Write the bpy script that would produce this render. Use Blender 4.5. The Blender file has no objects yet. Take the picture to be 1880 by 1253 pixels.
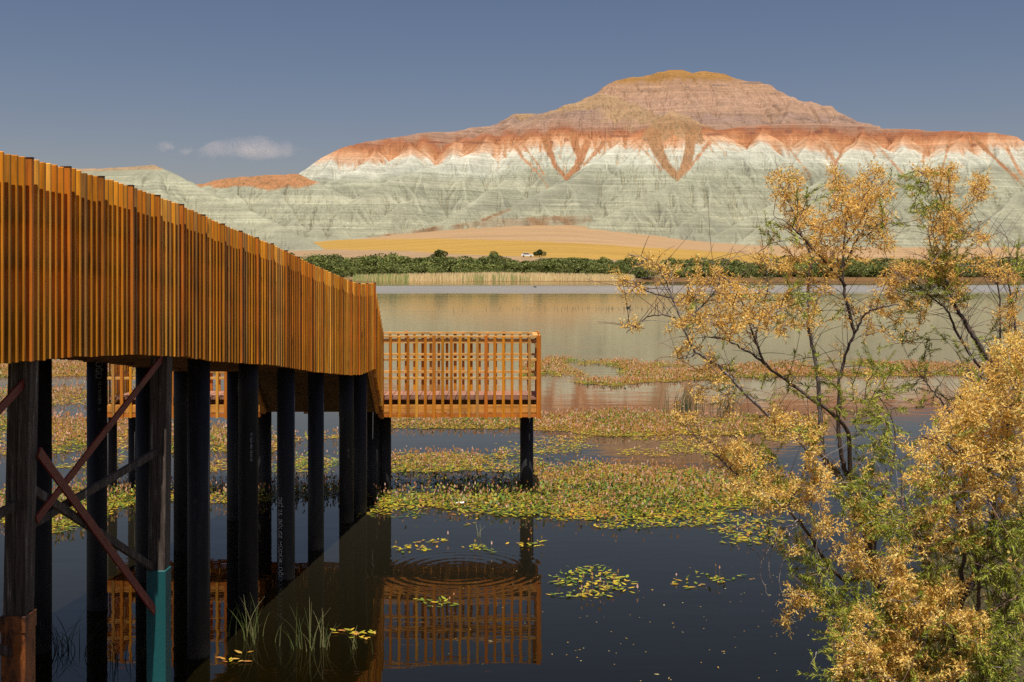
import bpy, bmesh, math, random
import numpy as np
from mathutils import Vector, Matrix

rng = np.random.default_rng(7)
random.seed(7)
S = bpy.context.scene
COL = S.collection
F = 2000.0            # focal length in photo pixels
EYE = 3.6             # camera height above the lake
HY = 492.0            # horizon row of the photo


def P(px, py, Y):
    """a direction of the photo and a distance -> a place in the world"""
    return Vector(((px - 940.0) * Y / F, Y, EYE - (py - HY) * Y / F))


# ------------------------------------------------------------------ noise
def _hash(ix, iy, seed):
    h = (ix.astype(np.int64) * 374761393 + iy.astype(np.int64) * 668265263 + seed * 1442695041) & 0x7fffffff
    h = ((h ^ (h >> 13)) * 1274126177) & 0x7fffffff
    h = h ^ (h >> 16)
    return (h & 0xffff) / 65535.0


def vnoise(x, y, seed=0):
    x = np.asarray(x, float); y = np.asarray(y, float)
    ix = np.floor(x); iy = np.floor(y)
    fx = x - ix; fy = y - iy
    fx = fx * fx * (3 - 2 * fx); fy = fy * fy * (3 - 2 * fy)
    a = _hash(ix, iy, seed); b = _hash(ix + 1, iy, seed)
    c = _hash(ix, iy + 1, seed); d = _hash(ix + 1, iy + 1, seed)
    return (a * (1 - fx) + b * fx) * (1 - fy) + (c * (1 - fx) + d * fx) * fy


def fbm(x, y, seed=0, octv=4):
    t = 0; a = 0.5; n = 0
    for o in range(octv):
        t = t + a * vnoise(x * 2 ** o, y * 2 ** o, seed + o * 17); n += a; a *= 0.5
    return t / n * 2 - 1      # -1..1


def in_poly(x, y, poly):
    inside = np.zeros(np.shape(x), bool)
    n = len(poly)
    for i in range(n):
        x0, y0 = poly[i]; x1, y1 = poly[(i + 1) % n]
        if y0 == y1:
            continue
        c = ((y0 > y) != (y1 > y)) & (x < (x1 - x0) * (y - y0) / (y1 - y0) + x0)
        inside ^= c
    return inside


# ------------------------------------------------------------------ materials
def new_mat(name):
    m = bpy.data.materials.new(name); m.use_nodes = True
    nt = m.node_tree
    b = nt.nodes['Principled BSDF']
    return m, nt, b


def N(nt, typ, **kw):
    n = nt.nodes.new(typ)
    for k, v in kw.items():
        if k in n.inputs:
            n.inputs[k].default_value = v
        else:
            setattr(n, k, v)
    return n


def math_node(nt, op, a, b=None, c=None, clamp=False):
    n = nt.nodes.new('ShaderNodeMath'); n.operation = op; n.use_clamp = clamp
    for i, v in enumerate((a, b, c)):
        if v is None:
            continue
        if isinstance(v, (int, float)):
            n.inputs[i].default_value = v
        else:
            nt.links.new(v, n.inputs[i])
    return n.outputs[0]


def mix_col(nt, fac, a, b, blend='MIX'):
    n = nt.nodes.new('ShaderNodeMix'); n.data_type = 'RGBA'; n.blend_type = blend
    for sock, v in ((n.inputs[0], fac), (n.inputs[6], a), (n.inputs[7], b)):
        if isinstance(v, (int, float)):
            sock.default_value = v
        elif isinstance(v, tuple):
            sock.default_value = (*v, 1) if len(v) == 3 else v
        else:
            nt.links.new(v, sock)
    return n.outputs[2]


def ramp(nt, fac, stops, interp='LINEAR'):
    n = nt.nodes.new('ShaderNodeValToRGB')
    cr = n.color_ramp; cr.interpolation = interp
    while len(cr.elements) < len(stops):
        cr.elements.new(0.5)
    for e, (p, c) in zip(cr.elements, stops):
        e.position = p
        e.color = (*c, 1) if isinstance(c, tuple) else (c, c, c, 1)
    nt.links.new(fac, n.inputs[0])
    return n.outputs[0]


def noise(nt, vec, scale, detail=3, rough=0.55, dist=0.0):
    n = nt.nodes.new('ShaderNodeTexNoise')
    n.inputs['Scale'].default_value = scale; n.inputs['Detail'].default_value = detail
    n.inputs['Roughness'].default_value = rough; n.inputs['Distortion'].default_value = dist
    if vec is not None:
        nt.links.new(vec, n.inputs['Vector'])
    return n.outputs[0]


def pos_scaled(nt, sx, sy, sz):
    g = nt.nodes.new('ShaderNodeNewGeometry')
    m = nt.nodes.new('ShaderNodeVectorMath'); m.operation = 'MULTIPLY'
    nt.links.new(g.outputs['Position'], m.inputs[0]); m.inputs[1].default_value = (sx, sy, sz)
    return m.outputs[0]


def attr_col(nt, name='col'):
    a = nt.nodes.new('ShaderNodeAttribute'); a.attribute_name = name
    return a.outputs['Color']


def wood_mat(name, rough=0.6, grain=0.5, axis='z'):
    m, nt, b = new_mat(name)
    sc = {'z': (26, 26, 1.3), 'y': (26, 1.3, 26), 'x': (1.3, 26, 26)}[axis]
    v = pos_scaled(nt, *sc)
    g = noise(nt, v, 1.0, 5, 0.65, 0.6)
    g2 = noise(nt, pos_scaled(nt, sc[0] * 3, sc[1] * 3, sc[2] * 2), 1.0, 2)
    c = attr_col(nt)
    k = ramp(nt, g, [(0.28, 1.0 - grain), (0.5, 1.0), (0.72, 1.0 + grain * 0.45)])
    c1 = mix_col(nt, 1.0, c, k, 'MULTIPLY')
    k2 = ramp(nt, g2, [(0.25, 0.82), (0.6, 1.05)])
    c2 = mix_col(nt, 1.0, c1, k2, 'MULTIPLY')
    # knots
    vor = nt.nodes.new('ShaderNodeTexVoronoi'); vor.inputs['Scale'].default_value = 1.0
    nt.links.new(pos_scaled(nt, *[x * (9 if x > 5 else 1.6) / (26 if x > 5 else 1.3) for x in sc]), vor.inputs['Vector'])
    kn = ramp(nt, vor.outputs['Distance'], [(0.05, 0.45), (0.12, 1.0)])
    c3 = mix_col(nt, 1.0, c2, kn, 'MULTIPLY')
    st = noise(nt, pos_scaled(nt, 5, 5, 0.9), 1.0, 4, 0.65)
    c3 = mix_col(nt, 1.0, c3, ramp(nt, st, [(0.3, (0.62, 0.60, 0.62)), (0.48, (1.0, 1.0, 1.0)), (0.72, (1.12, 1.12, 1.2))]), 'MULTIPLY')
    nt.links.new(c3, b.inputs['Base Color'])
    b.inputs['Roughness'].default_value = rough
    b.inputs['Specular IOR Level'].default_value = 0.3
    bp = nt.nodes.new('ShaderNodeBump'); bp.inputs['Strength'].default_value = 0.25; bp.inputs['Distance'].default_value = 0.002
    nt.links.new(g, bp.inputs['Height']); nt.links.new(bp.outputs[0], b.inputs['Normal'])
    return m


def leaf_mat(name, trans=0.25, rough=0.55):
    m, nt, b = new_mat(name)
    c = attr_col(nt)
    nt.links.new(c, b.inputs['Base Color'])
    b.inputs['Roughness'].default_value = rough
    b.inputs['Specular IOR Level'].default_value = 0.25
    if trans > 0:
        t = nt.nodes.new('ShaderNodeBsdfTranslucent'); nt.links.new(c, t.inputs['Color'])
        mx = nt.nodes.new('ShaderNodeMixShader'); mx.inputs[0].default_value = trans
        nt.links.new(b.outputs[0], mx.inputs[1]); nt.links.new(t.outputs[0], mx.inputs[2])
        nt.links.new(mx.outputs[0], nt.nodes['Material Output'].inputs['Surface'])
    return m


MAT = {}
MAT['slat'] = wood_mat('larch_slats', 0.55, 0.42, 'z')
MAT['plank'] = wood_mat('deck_planks', 0.7, 0.25, 'y')
MAT['beam'] = wood_mat('wooden_beams', 0.65, 0.4, 'x')
MAT['leaf'] = leaf_mat('pond_leaves', 0.15, 0.5)
MAT['bush'] = leaf_mat('bush_leaves', 0.15, 0.6)
MAT['blossom'] = leaf_mat('dry_blossom', 0.36, 0.8)
MAT['feather'] = leaf_mat('feathery_leaves', 0.3, 0.6)
MAT['reed'] = leaf_mat('reed_blades', 0.2, 0.6)


def bark_mat():
    m, nt, b = new_mat('tamarisk_bark')
    g = noise(nt, pos_scaled(nt, 60, 60, 9), 1.0, 4, 0.6)
    k = ramp(nt, g, [(0.3, 0.55), (0.7, 1.3)])
    nt.links.new(mix_col(nt, 1.0, attr_col(nt), k, 'MULTIPLY'), b.inputs['Base Color'])
    b.inputs['Roughness'].default_value = 0.8
    bp = nt.nodes.new('ShaderNodeBump'); bp.inputs['Strength'].default_value = 0.5; bp.inputs['Distance'].default_value = 0.004
    nt.links.new(g, bp.inputs['Height']); nt.links.new(bp.outputs[0], b.inputs['Normal'])
    return m


def pipe_mat():
    m, nt, b = new_mat('black_plastic_pipe')
    g = noise(nt, pos_scaled(nt, 9, 9, 1.2), 1.0, 5, 0.6)
    c = ramp(nt, g, [(0.35, (0.010, 0.010, 0.012)), (0.62, (0.018, 0.018, 0.021)), (0.78, (0.045, 0.044, 0.044))])
    # pale scuffs and drips
    s = noise(nt, pos_scaled(nt, 40, 40, 3), 1.0, 3, 0.7, 1.2)
    c2 = mix_col(nt, ramp(nt, s, [(0.63, 0.0), (0.76, 0.5)]), c, (0.12, 0.12, 0.115))
    # dried mud just above the water
    gz = nt.nodes.new('ShaderNodeSeparateXYZ'); nt.links.new(pos_scaled(nt, 1, 1, 1), gz.inputs[0])
    band = math_node(nt, 'ADD', gz.outputs[2], math_node(nt, 'MULTIPLY', g, 0.25))
    c3 = mix_col(nt, ramp(nt, band, [(0.12, 0.55), (0.3, 0.0)]), c2, (0.06, 0.055, 0.045))
    nt.links.new(c3, b.inputs['Base Color'])
    nt.links.new(ramp(nt, g, [(0.3, 0.5), (0.7, 0.7)]), b.inputs['Roughness'])
    b.inputs['Specular IOR Level'].default_value = 0.22
    return m


def old_timber_mat():
    m, nt, b = new_mat('weathered_timber')
    g = noise(nt, pos_scaled(nt, 42, 42, 2.2), 1.0, 6, 0.7, 0.8)
    c = ramp(nt, g, [(0.34, (0.018, 0.012, 0.009)), (0.5, (0.055, 0.038, 0.028)), (0.60, (0.105, 0.082, 0.066)), (0.70, (0.36, 0.31, 0.26))])
    nt.links.new(c, b.inputs['Base Color'])
    b.inputs['Roughness'].default_value = 0.85
    bp = nt.nodes.new('ShaderNodeBump'); bp.inputs['Strength'].default_value = 0.6; bp.inputs['Distance'].default_value = 0.006
    nt.links.new(g, bp.inputs['Height']); nt.links.new(bp.outputs[0], b.inputs['Normal'])
    return m


def painted_steel(name, base, rust, amount):
    m, nt, b = new_mat(name)
    g = noise(nt, pos_scaled(nt, 7, 7, 3), 1.0, 6, 0.7, 0.5)
    g2 = noise(nt, pos_scaled(nt, 60, 60, 40), 1.0, 3)
    rr = mix_col(nt, g2, rust, tuple(x * 0.45 for x in rust))
    f = ramp(nt, g, [(amount - 0.05, 1.0), (amount + 0.07, 0.0)])
    nt.links.new(mix_col(nt, f, base, rr), b.inputs['Base Color'])
    b.inputs['Roughness'].default_value = 0.55
    bp = nt.nodes.new('ShaderNodeBump'); bp.inputs['Strength'].default_value = 0.3; bp.inputs['Distance'].default_value = 0.003
    nt.links.new(g2, bp.inputs['Height']); nt.links.new(bp.outputs[0], b.inputs['Normal'])
    return m


def plain(name, c, rough=0.6, spec=0.4):
    m, nt, b = new_mat(name)
    g = noise(nt, pos_scaled(nt, 8, 8, 8), 1.0, 4)
    k = ramp(nt, g, [(0.3, 0.88), (0.7, 1.08)])
    nt.links.new(mix_col(nt, 1.0, c, k, 'MULTIPLY'), b.inputs['Base Color'])
    b.inputs['Roughness'].default_value = rough
    b.inputs['Specular IOR Level'].default_value = spec
    return m


MAT['bark'] = bark_mat()
MAT['pipe'] = pipe_mat()
MAT['timber'] = old_timber_mat()
MAT['teal'] = painted_steel('teal_paint', (0.006, 0.085, 0.092), (0.09, 0.09, 0.07), 0.30)
MAT['rust'] = painted_steel('rusty_steel', (0.28, 0.085, 0.018), (0.07, 0.024, 0.01), 0.48)
MAT['redsteel'] = painted_steel('red_primer_steel', (0.17, 0.018, 0.010), (0.08, 0.02, 0.01), 0.38)
MAT['ink'] = plain('pipe_lettering', (0.42, 0.45, 0.46), 0.7)
MAT['ink_dim'] = plain('pipe_lettering_faded', (0.20, 0.21, 0.20), 0.7)
MAT['white'] = plain('white_paint', (0.8, 0.8, 0.78), 0.35)
MAT['glass'] = plain('dark_glass', (0.02, 0.025, 0.03), 0.1, 0.6)
MAT['rubber'] = plain('tyre_rubber', (0.02, 0.02, 0.02), 0.8)
MAT['coot'] = plain('black_plumage', (0.015, 0.015, 0.016), 0.7)
MAT['bill'] = plain('white_bill', (0.7, 0.68, 0.6), 0.5)
MAT['scrap'] = plain('white_plastic', (0.75, 0.75, 0.76), 0.5)


# ------------------------------------------------------------------ mesh building
class MB:
    def __init__(self):
        self.v = []; self.f = []; self.c = []

    def add(self, verts, faces, col):
        o = len(self.v)
        self.v += [tuple(p) for p in verts]
        self.f += [tuple(i + o for i in f) for f in faces]
        self.c += [col] * len(verts)

    def box(self, x0, x1, y0, y1, z0, z1, col=(0.5, 0.5, 0.5)):
        v = [(x0, y0, z0), (x1, y0, z0), (x1, y1, z0), (x0, y1, z0), (x0, y0, z1), (x1, y0, z1), (x1, y1, z1), (x0, y1, z1)]
        self.add(v, [(0, 3, 2, 1), (4, 5, 6, 7), (0, 1, 5, 4), (1, 2, 6, 5), (2, 3, 7, 6), (3, 0, 4, 7)], col)

    def prism(self, poly, z0, z1, col, ztop=None):
        """poly counter-clockwise in plan"""
        n = len(poly)
        zt = ztop or [z1] * n
        v = [(x, y, z0) for x, y in poly] + [(x, y, zt[i]) for i, (x, y) in enumerate(poly)]
        fs = [tuple(reversed(range(n))), tuple(range(n, 2 * n))]
        for i in range(n):
            j = (i + 1) % n
            fs.append((i, j, n + j, n + i))
        self.add(v, fs, col)

    def slat(self, cx, cy, w, t, z0, z1, ang, col, ch=0.004):
        """vertical board: w along the local x, t along the local y, turned by ang"""
        c, s = math.cos(ang), math.sin(ang)
        a, b = w / 2, t / 2
        pl = [(-a + ch, -b), (a - ch, -b), (a, -b + ch), (a, b - ch), (a - ch, b), (-a + ch, b), (-a, b - ch), (-a, -b + ch)]
        poly = [(cx + x * c - y * s, cy + x * s + y * c) for x, y in pl]
        top = z1
        self.prism(poly, z0, top - ch, col)
        o = len(self.v)
        q = 0.75
        pl2 = [(x * (1 - ch / a), y * (1 - ch / b * q)) for x, y in pl]
        poly2 = [(cx + x * c - y * s, cy + x * s + y * c) for x, y in pl2]
        v = [(x, y, top - ch) for x, y in poly] + [(x, y, top) for x, y in poly2]
        n = 8
        fs = [tuple(range(n, 2 * n))] + [(i, (i + 1) % n, n + (i + 1) % n, n + i) for i in range(n)]
        self.add(v, fs, col)

    def beam(self, p, q, w, h, col, up=(0, 0, 1)):
        """straight bar of section w x h from p to q"""
        p = Vector(p); q = Vector(q)
        d = (q - p).normalized()
        u = Vector(up)
        s = d.cross(u).normalized()
        u = s.cross(d).normalized()
        v = []
        for e in (p, q):
            for a, b in ((-1, -1), (1, -1), (1, 1), (-1, 1)):
                v.append(e + s * (a * w / 2) + u * (b * h / 2))
        self.add(v, [(3, 2, 1, 0), (4, 5, 6, 7), (0, 1, 5, 4), (1, 2, 6, 5), (2, 3, 7, 6), (3, 0, 4, 7)], col)

    def tube(self, pts, rad, sides=6, col=(0.5, 0.5, 0.5), cap=True):
        pts = [Vector(p) for p in pts]
        n = len(pts)
        if isinstance(rad, (int, float)):
            rad = [rad] * n
        cols = col if isinstance(col, list) else [col] * n
        o = len(self.v)
        up = Vector((0.31, 0.17, 0.93))
        for i, p in enumerate(pts):
            d = (pts[min(i + 1, n - 1)] - pts[max(i - 1, 0)])
            if d.length < 1e-9:
                d = Vector((0, 0, 1))
            d.normalize()
            a = d.cross(up)
            if a.length < 0.05:
                a = d.cross(Vector((1, 0, 0)))
            a.normalize(); b = d.cross(a)
            for k in range(sides):
                t = 2 * math.pi * k / sides
                self.v.append(tuple(p + (a * math.cos(t) + b * math.sin(t)) * rad[i]))
                self.c.append(cols[i])
        for i in range(n - 1):
            for k in range(sides):
                k2 = (k + 1) % sides
                self.f.append((o + i * sides + k, o + i * sides + k2, o + (i + 1) * sides + k2, o + (i + 1) * sides + k))
        if cap:
            self.f.append(tuple(o + k for k in reversed(range(sides))))
            self.f.append(tuple(o + (n - 1) * sides + k for k in range(sides)))

    def build(self, name, mat, parent=None, smooth=False):
        me = bpy.data.meshes.new(name)
        me.from_pydata(self.v, [], self.f)
        a = me.color_attributes.new('col', 'FLOAT_COLOR', 'POINT')
        c = np.ones((len(self.v), 4), np.float32); c[:, :3] = np.array(self.c, np.float32).reshape(-1, 3)
        a.data.foreach_set('color', c.ravel())
        me.materials.append(mat)
        if smooth:
            me.polygons.foreach_set('use_smooth', [True] * len(me.polygons))
        me.update()
        return link(name, me, parent)


def link(name, me, parent=None):
    o = bpy.data.objects.new(name, me)
    COL.objects.link(o)
    if parent is not None:
        o.parent = parent
        o.matrix_parent_inverse = parent_world(parent).inverted()
    return o


def parent_world(o):
    m = o.matrix_basis.copy()
    p = o
    while p.parent is not None:
        m = p.parent.matrix_basis @ p.matrix_parent_inverse @ m
        p = p.parent
    return m


def polys(name, V, cols, mat, parent=None, smooth=False):
    """V: (n, k, 3) polygons with k corners each, cols: (n, 3)"""
    n, k, _ = V.shape
    me = bpy.data.meshes.new(name)
    me.vertices.add(n * k); me.vertices.foreach_set('co', V.astype(np.float32).ravel())
    me.loops.add(n * k); me.loops.foreach_set('vertex_index', np.arange(n * k, dtype=np.int32))
    me.polygons.add(n)
    me.polygons.foreach_set('loop_start', np.arange(0, n * k, k, dtype=np.int32))
    me.update(calc_edges=True)
    a = me.color_attributes.new('col', 'FLOAT_COLOR', 'POINT')
    c = np.ones((n, k, 4), np.float32); c[:, :, :3] = cols[:, None, :]
    a.data.foreach_set('color', c.ravel())
    me.materials.append(mat)
    me.validate()
    return link(name, me, parent)


def grid_mesh(name, X, Y, Z, mat, attrs=None, smooth=True, parent=None):
    r, c = X.shape
    me = bpy.data.meshes.new(name)
    co = np.stack([X, Y, Z], -1).reshape(-1, 3).astype(np.float32)
    me.vertices.add(len(co)); me.vertices.foreach_set('co', co.ravel())
    i = np.arange(r * c).reshape(r, c)
    q = np.stack([i[:-1, :-1], i[:-1, 1:], i[1:, 1:], i[1:, :-1]], -1).reshape(-1, 4).astype(np.int32)
    me.loops.add(q.size); me.loops.foreach_set('vertex_index', q.ravel())
    me.polygons.add(len(q)); me.polygons.foreach_set('loop_start', np.arange(0, q.size, 4, dtype=np.int32))
    me.update(calc_edges=True)
    for k, v in (attrs or {}).items():
        if v.ndim == 3:
            a = me.color_attributes.new(k, 'FLOAT_COLOR', 'POINT')
            cc = np.ones((r * c, 4), np.float32); cc[:, :3] = v.reshape(-1, 3)
            a.data.foreach_set('color', cc.ravel())
        else:
            a = me.attributes.new(k, 'FLOAT', 'POINT')
            a.data.foreach_set('value', v.astype(np.float32).ravel())
    me.polygons.foreach_set('use_smooth', np.full(len(q), smooth))
    me.materials.append(mat)
    return link(name, me, parent)


def tag(o, label=None, cat=None, group=None, kind=None):
    if label: o['label'] = label
    if cat: o['category'] = cat
    if group: o['group'] = group
    if kind: o['kind'] = kind
    return o


def empty(name, loc, label, cat, group=None):
    o = bpy.data.objects.new(name, None); COL.objects.link(o)
    o.location = loc
    o.empty_display_size = 0.3
    return tag(o, label, cat, group)


# ================================================================== light, sky, camera
SUN_EL = 72.0
SUN_AZ_DX = 0.04      # light runs to +Y and a little to -X
el = math.radians(SUN_EL)
hd = Vector((SUN_AZ_DX, -1.0, 0)).normalized()
sun_dir = Vector((hd.x * math.cos(el), hd.y * math.cos(el), math.sin(el)))
sl = bpy.data.lights.new('sun', 'SUN')
sl.energy = 5.0; sl.angle = math.radians(0.5); sl.color = (1.0, 0.93, 0.82)
so = bpy.data.objects.new('sun', sl); COL.objects.link(so)
so.rotation_euler = sun_dir.to_track_quat('Z', 'Y').to_euler()
so.location = (0, 0, 50)

w = bpy.data.worlds.new('World'); S.world = w; w.use_nodes = True
nt = w.node_tree
bg = nt.nodes['Background']
sky = nt.nodes.new('ShaderNodeTexSky'); sky.sky_type = 'NISHITA'; sky.sun_disc = False
sky.sun_elevation = el
sky.sun_rotation = math.atan2(sun_dir.x, sun_dir.y)
sky.air_density = 1.0; sky.dust_density = 1.6; sky.ozone_density = 1.2; sky.altitude = 500
hs = nt.nodes.new('ShaderNodeHueSaturation'); hs.inputs['Saturation'].default_value = 1.18
hs.inputs['Value'].default_value = 1.0
nt.links.new(sky.outputs[0], hs.inputs['Color']); nt.links.new(mix_col(nt, 1.0, hs.outputs[0], (1.24, 0.982, 0.948), 'MULTIPLY'), bg.inputs[0])
bg.inputs[1].default_value = 0.050

cam = bpy.data.cameras.new('camera'); co = bpy.data.objects.new('camera', cam); COL.objects.link(co)
cam.sensor_width = 36.0; cam.sensor_fit = 'HORIZONTAL'
cam.lens = 36.0 * F / 1880.0
cam.shift_y = -(626.5 - HY) / 1880.0
cam.clip_start = 0.1; cam.clip_end = 20000
co.location = (0, 0, EYE); co.rotation_euler = (math.radians(90), 0, 0)
S.camera = co
S.view_settings.view_transform = 'Standard'; S.view_settings.look = 'None'
S.view_settings.exposure = 0.4; S.view_settings.gamma = 1.0
S.view_settings.use_curve_mapping = False
S.cycles.use_denoising = False
S.cycles.max_bounces = 8
S.cycles.volume_bounces = 2
S.cycles.transparent_max_bounces = 12

# ================================================================== ground
def uniq(*a):
    return np.unique(np.round(np.concatenate(a), 3))


def field_z(X, Y):
    px = X / np.maximum(Y, 1) * F + 940
    s = 0.040 + 0.031 * np.exp(-((px - 1000) / np.where(px < 1000, 400, 250)) ** 2)
    return 0.25 + np.minimum(np.maximum(Y - 318, 0), 700) * s


def bank_edge(X):
    return np.clip(6.3 + np.maximum(X - 2.1, 0) * 2.3, 0, 13.5) + np.minimum(np.maximum(X - 6.0, 0) * 0.6, 14)


def ground_z(X, Y):
    e = bank_edge(X) + fbm(X * 0.9, Y * 0.9, 5) * 0.45
    near = np.minimum((e - Y) * 0.33, 2.0 + fbm(X * 0.2, Y * 0.2, 9) * 0.3) + fbm(X * 2.5, Y * 2.5, 3) * 0.05
    shore = 312 + fbm(X * 0.02, Y * 0, 21) * 5 - np.clip((X - 40) * 0.05, 0, 18)
    far = np.where(Y > shore, np.minimum((Y - shore) * 0.12, 0.6) + field_z(X, Y), (Y - shore) * 0.05)
    far = far + np.where(Y > 380, fbm(X * 0.01, Y * 0.01, 31) * 1.2, 0)
    bar = fbm(X * 0.012, Y * 0.10, 41, 4) - 0.10 + np.clip((X + 20) * 0.0012, -0.1, 0.2)
    inb = np.clip((Y - 245) / 25, 0, 1) * np.clip((308 - Y) / 8, 0, 1)
    far = np.where((Y < shore), np.maximum(np.maximum(far, -1.3), np.where(inb > 0, np.minimum(bar * 1.2 - (1 - inb), 0.10), -1.3)), far)
    side = (np.abs(X) - 420) * 0.06
    z = np.where(Y < 60, np.maximum(near, -1.3), far)
    return np.maximum(z, np.clip(side, -1.3, 6))


xs = uniq(np.arange(-16, 16.01, 0.4), np.arange(-300, 300.1, 3.0), np.arange(-900, 901, 40.), np.arange(-4200, 4201, 300.))
ys = uniq(np.arange(-12, 16.01, 0.4), np.arange(18, 240, 6.0), np.arange(240, 480.1, 2.0), np.arange(480, 900, 8.0), np.arange(900, 6001, 150.), np.array([-400., -150, -60, -30]))
GX, GY = np.meshgrid(xs, ys)
GZ = ground_z(GX, GY)
gpx = GX / np.maximum(GY, 1) * F + 940
gpy = HY + (EYE - GZ) * F / np.maximum(GY, 1)


def line_y(px, pts):
    return np.interp(px, [p[0] for p in pts], [p[1] for p in pts])


wob = fbm(GX * 0.02, GY * 0.02, 71) * 1.2
low = line_y(gpx, [(-500, 452), (540, 456), (700, 460), (830, 466), (1000, 473), (1100, 476.5), (1500, 490)]) + wob
upp = line_y(gpx, [(-500, 452), (540, 450), (620, 441), (800, 438), (900, 441), (1000, 444), (1200, 455), (1400, 468), (1500, 474), (2400, 490)]) + wob
gcol = np.zeros(GX.shape + (3,))
gcol[:] = (0.33, 0.215, 0.115)                                       # upper stubble
gcol[(gpy > upp)] = (0.335, 0.205, 0.05)                            # ripe grain
gcol[(gpy > low)] = (0.29, 0.195, 0.11)                             # lower stubble
gcol[(GY < 380)] = (0.20, 0.15, 0.07)
gcol[(GY < 314)] = (0.15, 0.085, 0.035)                             # mud bars
gcol[(GY < 60)] = (0.075, 0.062, 0.032)                               # near bank
m, nt, b = new_mat('soil_and_stubble')
g1 = noise(nt, pos_scaled(nt, 0.012, 0.16, 0.16), 1.0, 6, 0.65)
g2 = noise(nt, pos_scaled(nt, 0.6, 0.6, 0.6), 1.0, 6, 0.7)
c = mix_col(nt, 1.0, attr_col(nt), ramp(nt, g1, [(0.3, 0.74), (0.5, 1.0), (0.7, 1.16)]), 'MULTIPLY')
c = mix_col(nt, 1.0, c, ramp(nt, g2, [(0.3, 0.82), (0.7, 1.12)]), 'MULTIPLY')
nt.links.new(c, b.inputs['Base Color']); b.inputs['Roughness'].default_value = 0.95
b.inputs['Specular IOR Level'].default_value = 0.1
tag(grid_mesh('ground', GX, GY, GZ, m, {'col': gcol}), kind='structure')

# ================================================================== water
m, nt, b = new_mat('lake_water')
b.inputs['IOR'].default_value = 1.52
b.inputs['Specular Tint'].default_value = (1.0, 0.82, 0.62, 1)
geo = nt.nodes.new('ShaderNodeNewGeometry')
sep = nt.nodes.new('ShaderNodeSeparateXYZ'); nt.links.new(geo.outputs['Position'], sep.inputs[0])
X_, Y_ = sep.outputs[0], sep.outputs[1]
# silt colour
silt = noise(nt, pos_scaled(nt, 0.05, 0.02, 1), 1.0, 3)
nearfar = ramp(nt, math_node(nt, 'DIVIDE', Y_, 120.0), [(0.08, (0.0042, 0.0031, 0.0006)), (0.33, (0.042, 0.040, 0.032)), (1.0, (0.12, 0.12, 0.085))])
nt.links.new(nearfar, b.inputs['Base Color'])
# wind-ruffled bands
wv = noise(nt, pos_scaled(nt, 0.012, 0.03, 1), 1.0, 3)
yj = math_node(nt, 'ADD', Y_, math_node(nt, 'MULTIPLY', math_node(nt, 'SUBTRACT', wv, 0.5), 60.0))
band = math_node(nt, 'MULTIPLY', math_node(nt, 'MULTIPLY_ADD', yj, 1 / 16.0, -148 / 16.0, clamp=True), math_node(nt, 'MULTIPLY_ADD', yj, -1 / 20.0, 232 / 20.0, clamp=True))
streak = noise(nt, pos_scaled(nt, 0.02, 0.35, 1), 1.0, 3, 0.6)
st = ramp(nt, streak, [(0.48, 0.0), (0.62, 1.0)])
farm = math_node(nt, 'MULTIPLY_ADD', Y_, 1 / 18.0, -20 / 18.0, clamp=True)
rg = math_node(nt, 'ADD', math_node(nt, 'MULTIPLY_ADD', band, 0.24, 0.012), math_node(nt, 'MULTIPLY', farm, math_node(nt, 'MULTIPLY_ADD', st, 0.05, 0.05)))
nt.links.new(rg, b.inputs['Roughness'])
# ripples: small waves plus a ring spreading beside the platform
r1 = noise(nt, pos_scaled(nt, 2.0, 5.0, 1), 1.0, 3, 0.5)
r2 = noise(nt, pos_scaled(nt, 0.5, 1.4, 1), 1.0, 2, 0.5)
dx = math_node(nt, 'ADD', X_, 0.62); dy = math_node(nt, 'ADD', Y_, -13.0)
d = math_node(nt, 'SQRT', math_node(nt, 'ADD', math_node(nt, 'MULTIPLY', dx, dx), math_node(nt, 'MULTIPLY', dy, dy)))
ring = math_node(nt, 'SINE', math_node(nt, 'MULTIPLY', math_node(nt, 'POWER', math_node(nt, 'ADD', d, math_node(nt, 'MULTIPLY', r2, 0.12)), 1.3), 40.0))
env = math_node(nt, 'MULTIPLY', math_node(nt, 'MULTIPLY_ADD', d, -1 / 0.5, 1.25 / 0.5, clamp=True), math_node(nt, 'MULTIPLY_ADD', d, 1 / 0.7, -0.25, clamp=True))
hgt = math_node(nt, 'MULTIPLY_ADD', r1, 0.0011, math_node(nt, 'MULTIPLY', r2, 0.0035))
hgt = math_node(nt, 'ADD', hgt, math_node(nt, 'MULTIPLY', math_node(nt, 'MULTIPLY', ring, env), 0.00042))
bp = nt.nodes.new('ShaderNodeBump'); bp.inputs['Strength'].default_value = 1.0; bp.inputs['Distance'].default_value = 1.0
nt.links.new(hgt, bp.inputs['Height']); nt.links.new(bp.outputs[0], b.inputs['Normal'])
gl = nt.nodes.new('ShaderNodeBsdfGlossy'); gl.inputs['Color'].default_value = (1.0, 0.93, 0.81, 1)
nt.links.new(rg, gl.inputs['Roughness']); nt.links.new(bp.outputs[0], gl.inputs['Normal'])
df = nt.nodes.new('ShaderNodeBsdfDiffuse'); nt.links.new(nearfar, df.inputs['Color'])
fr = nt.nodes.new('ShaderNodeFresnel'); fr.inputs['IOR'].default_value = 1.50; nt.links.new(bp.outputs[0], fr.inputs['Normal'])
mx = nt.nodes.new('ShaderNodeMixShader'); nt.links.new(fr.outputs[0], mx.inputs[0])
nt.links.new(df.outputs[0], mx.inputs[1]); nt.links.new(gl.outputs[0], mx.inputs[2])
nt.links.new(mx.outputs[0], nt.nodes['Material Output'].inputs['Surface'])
WX, WY = np.meshgrid(np.array([-460., -100, -20, 20, 100, 460]), np.array([-30., 0, 10, 20, 40, 80, 160, 325]))
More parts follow.
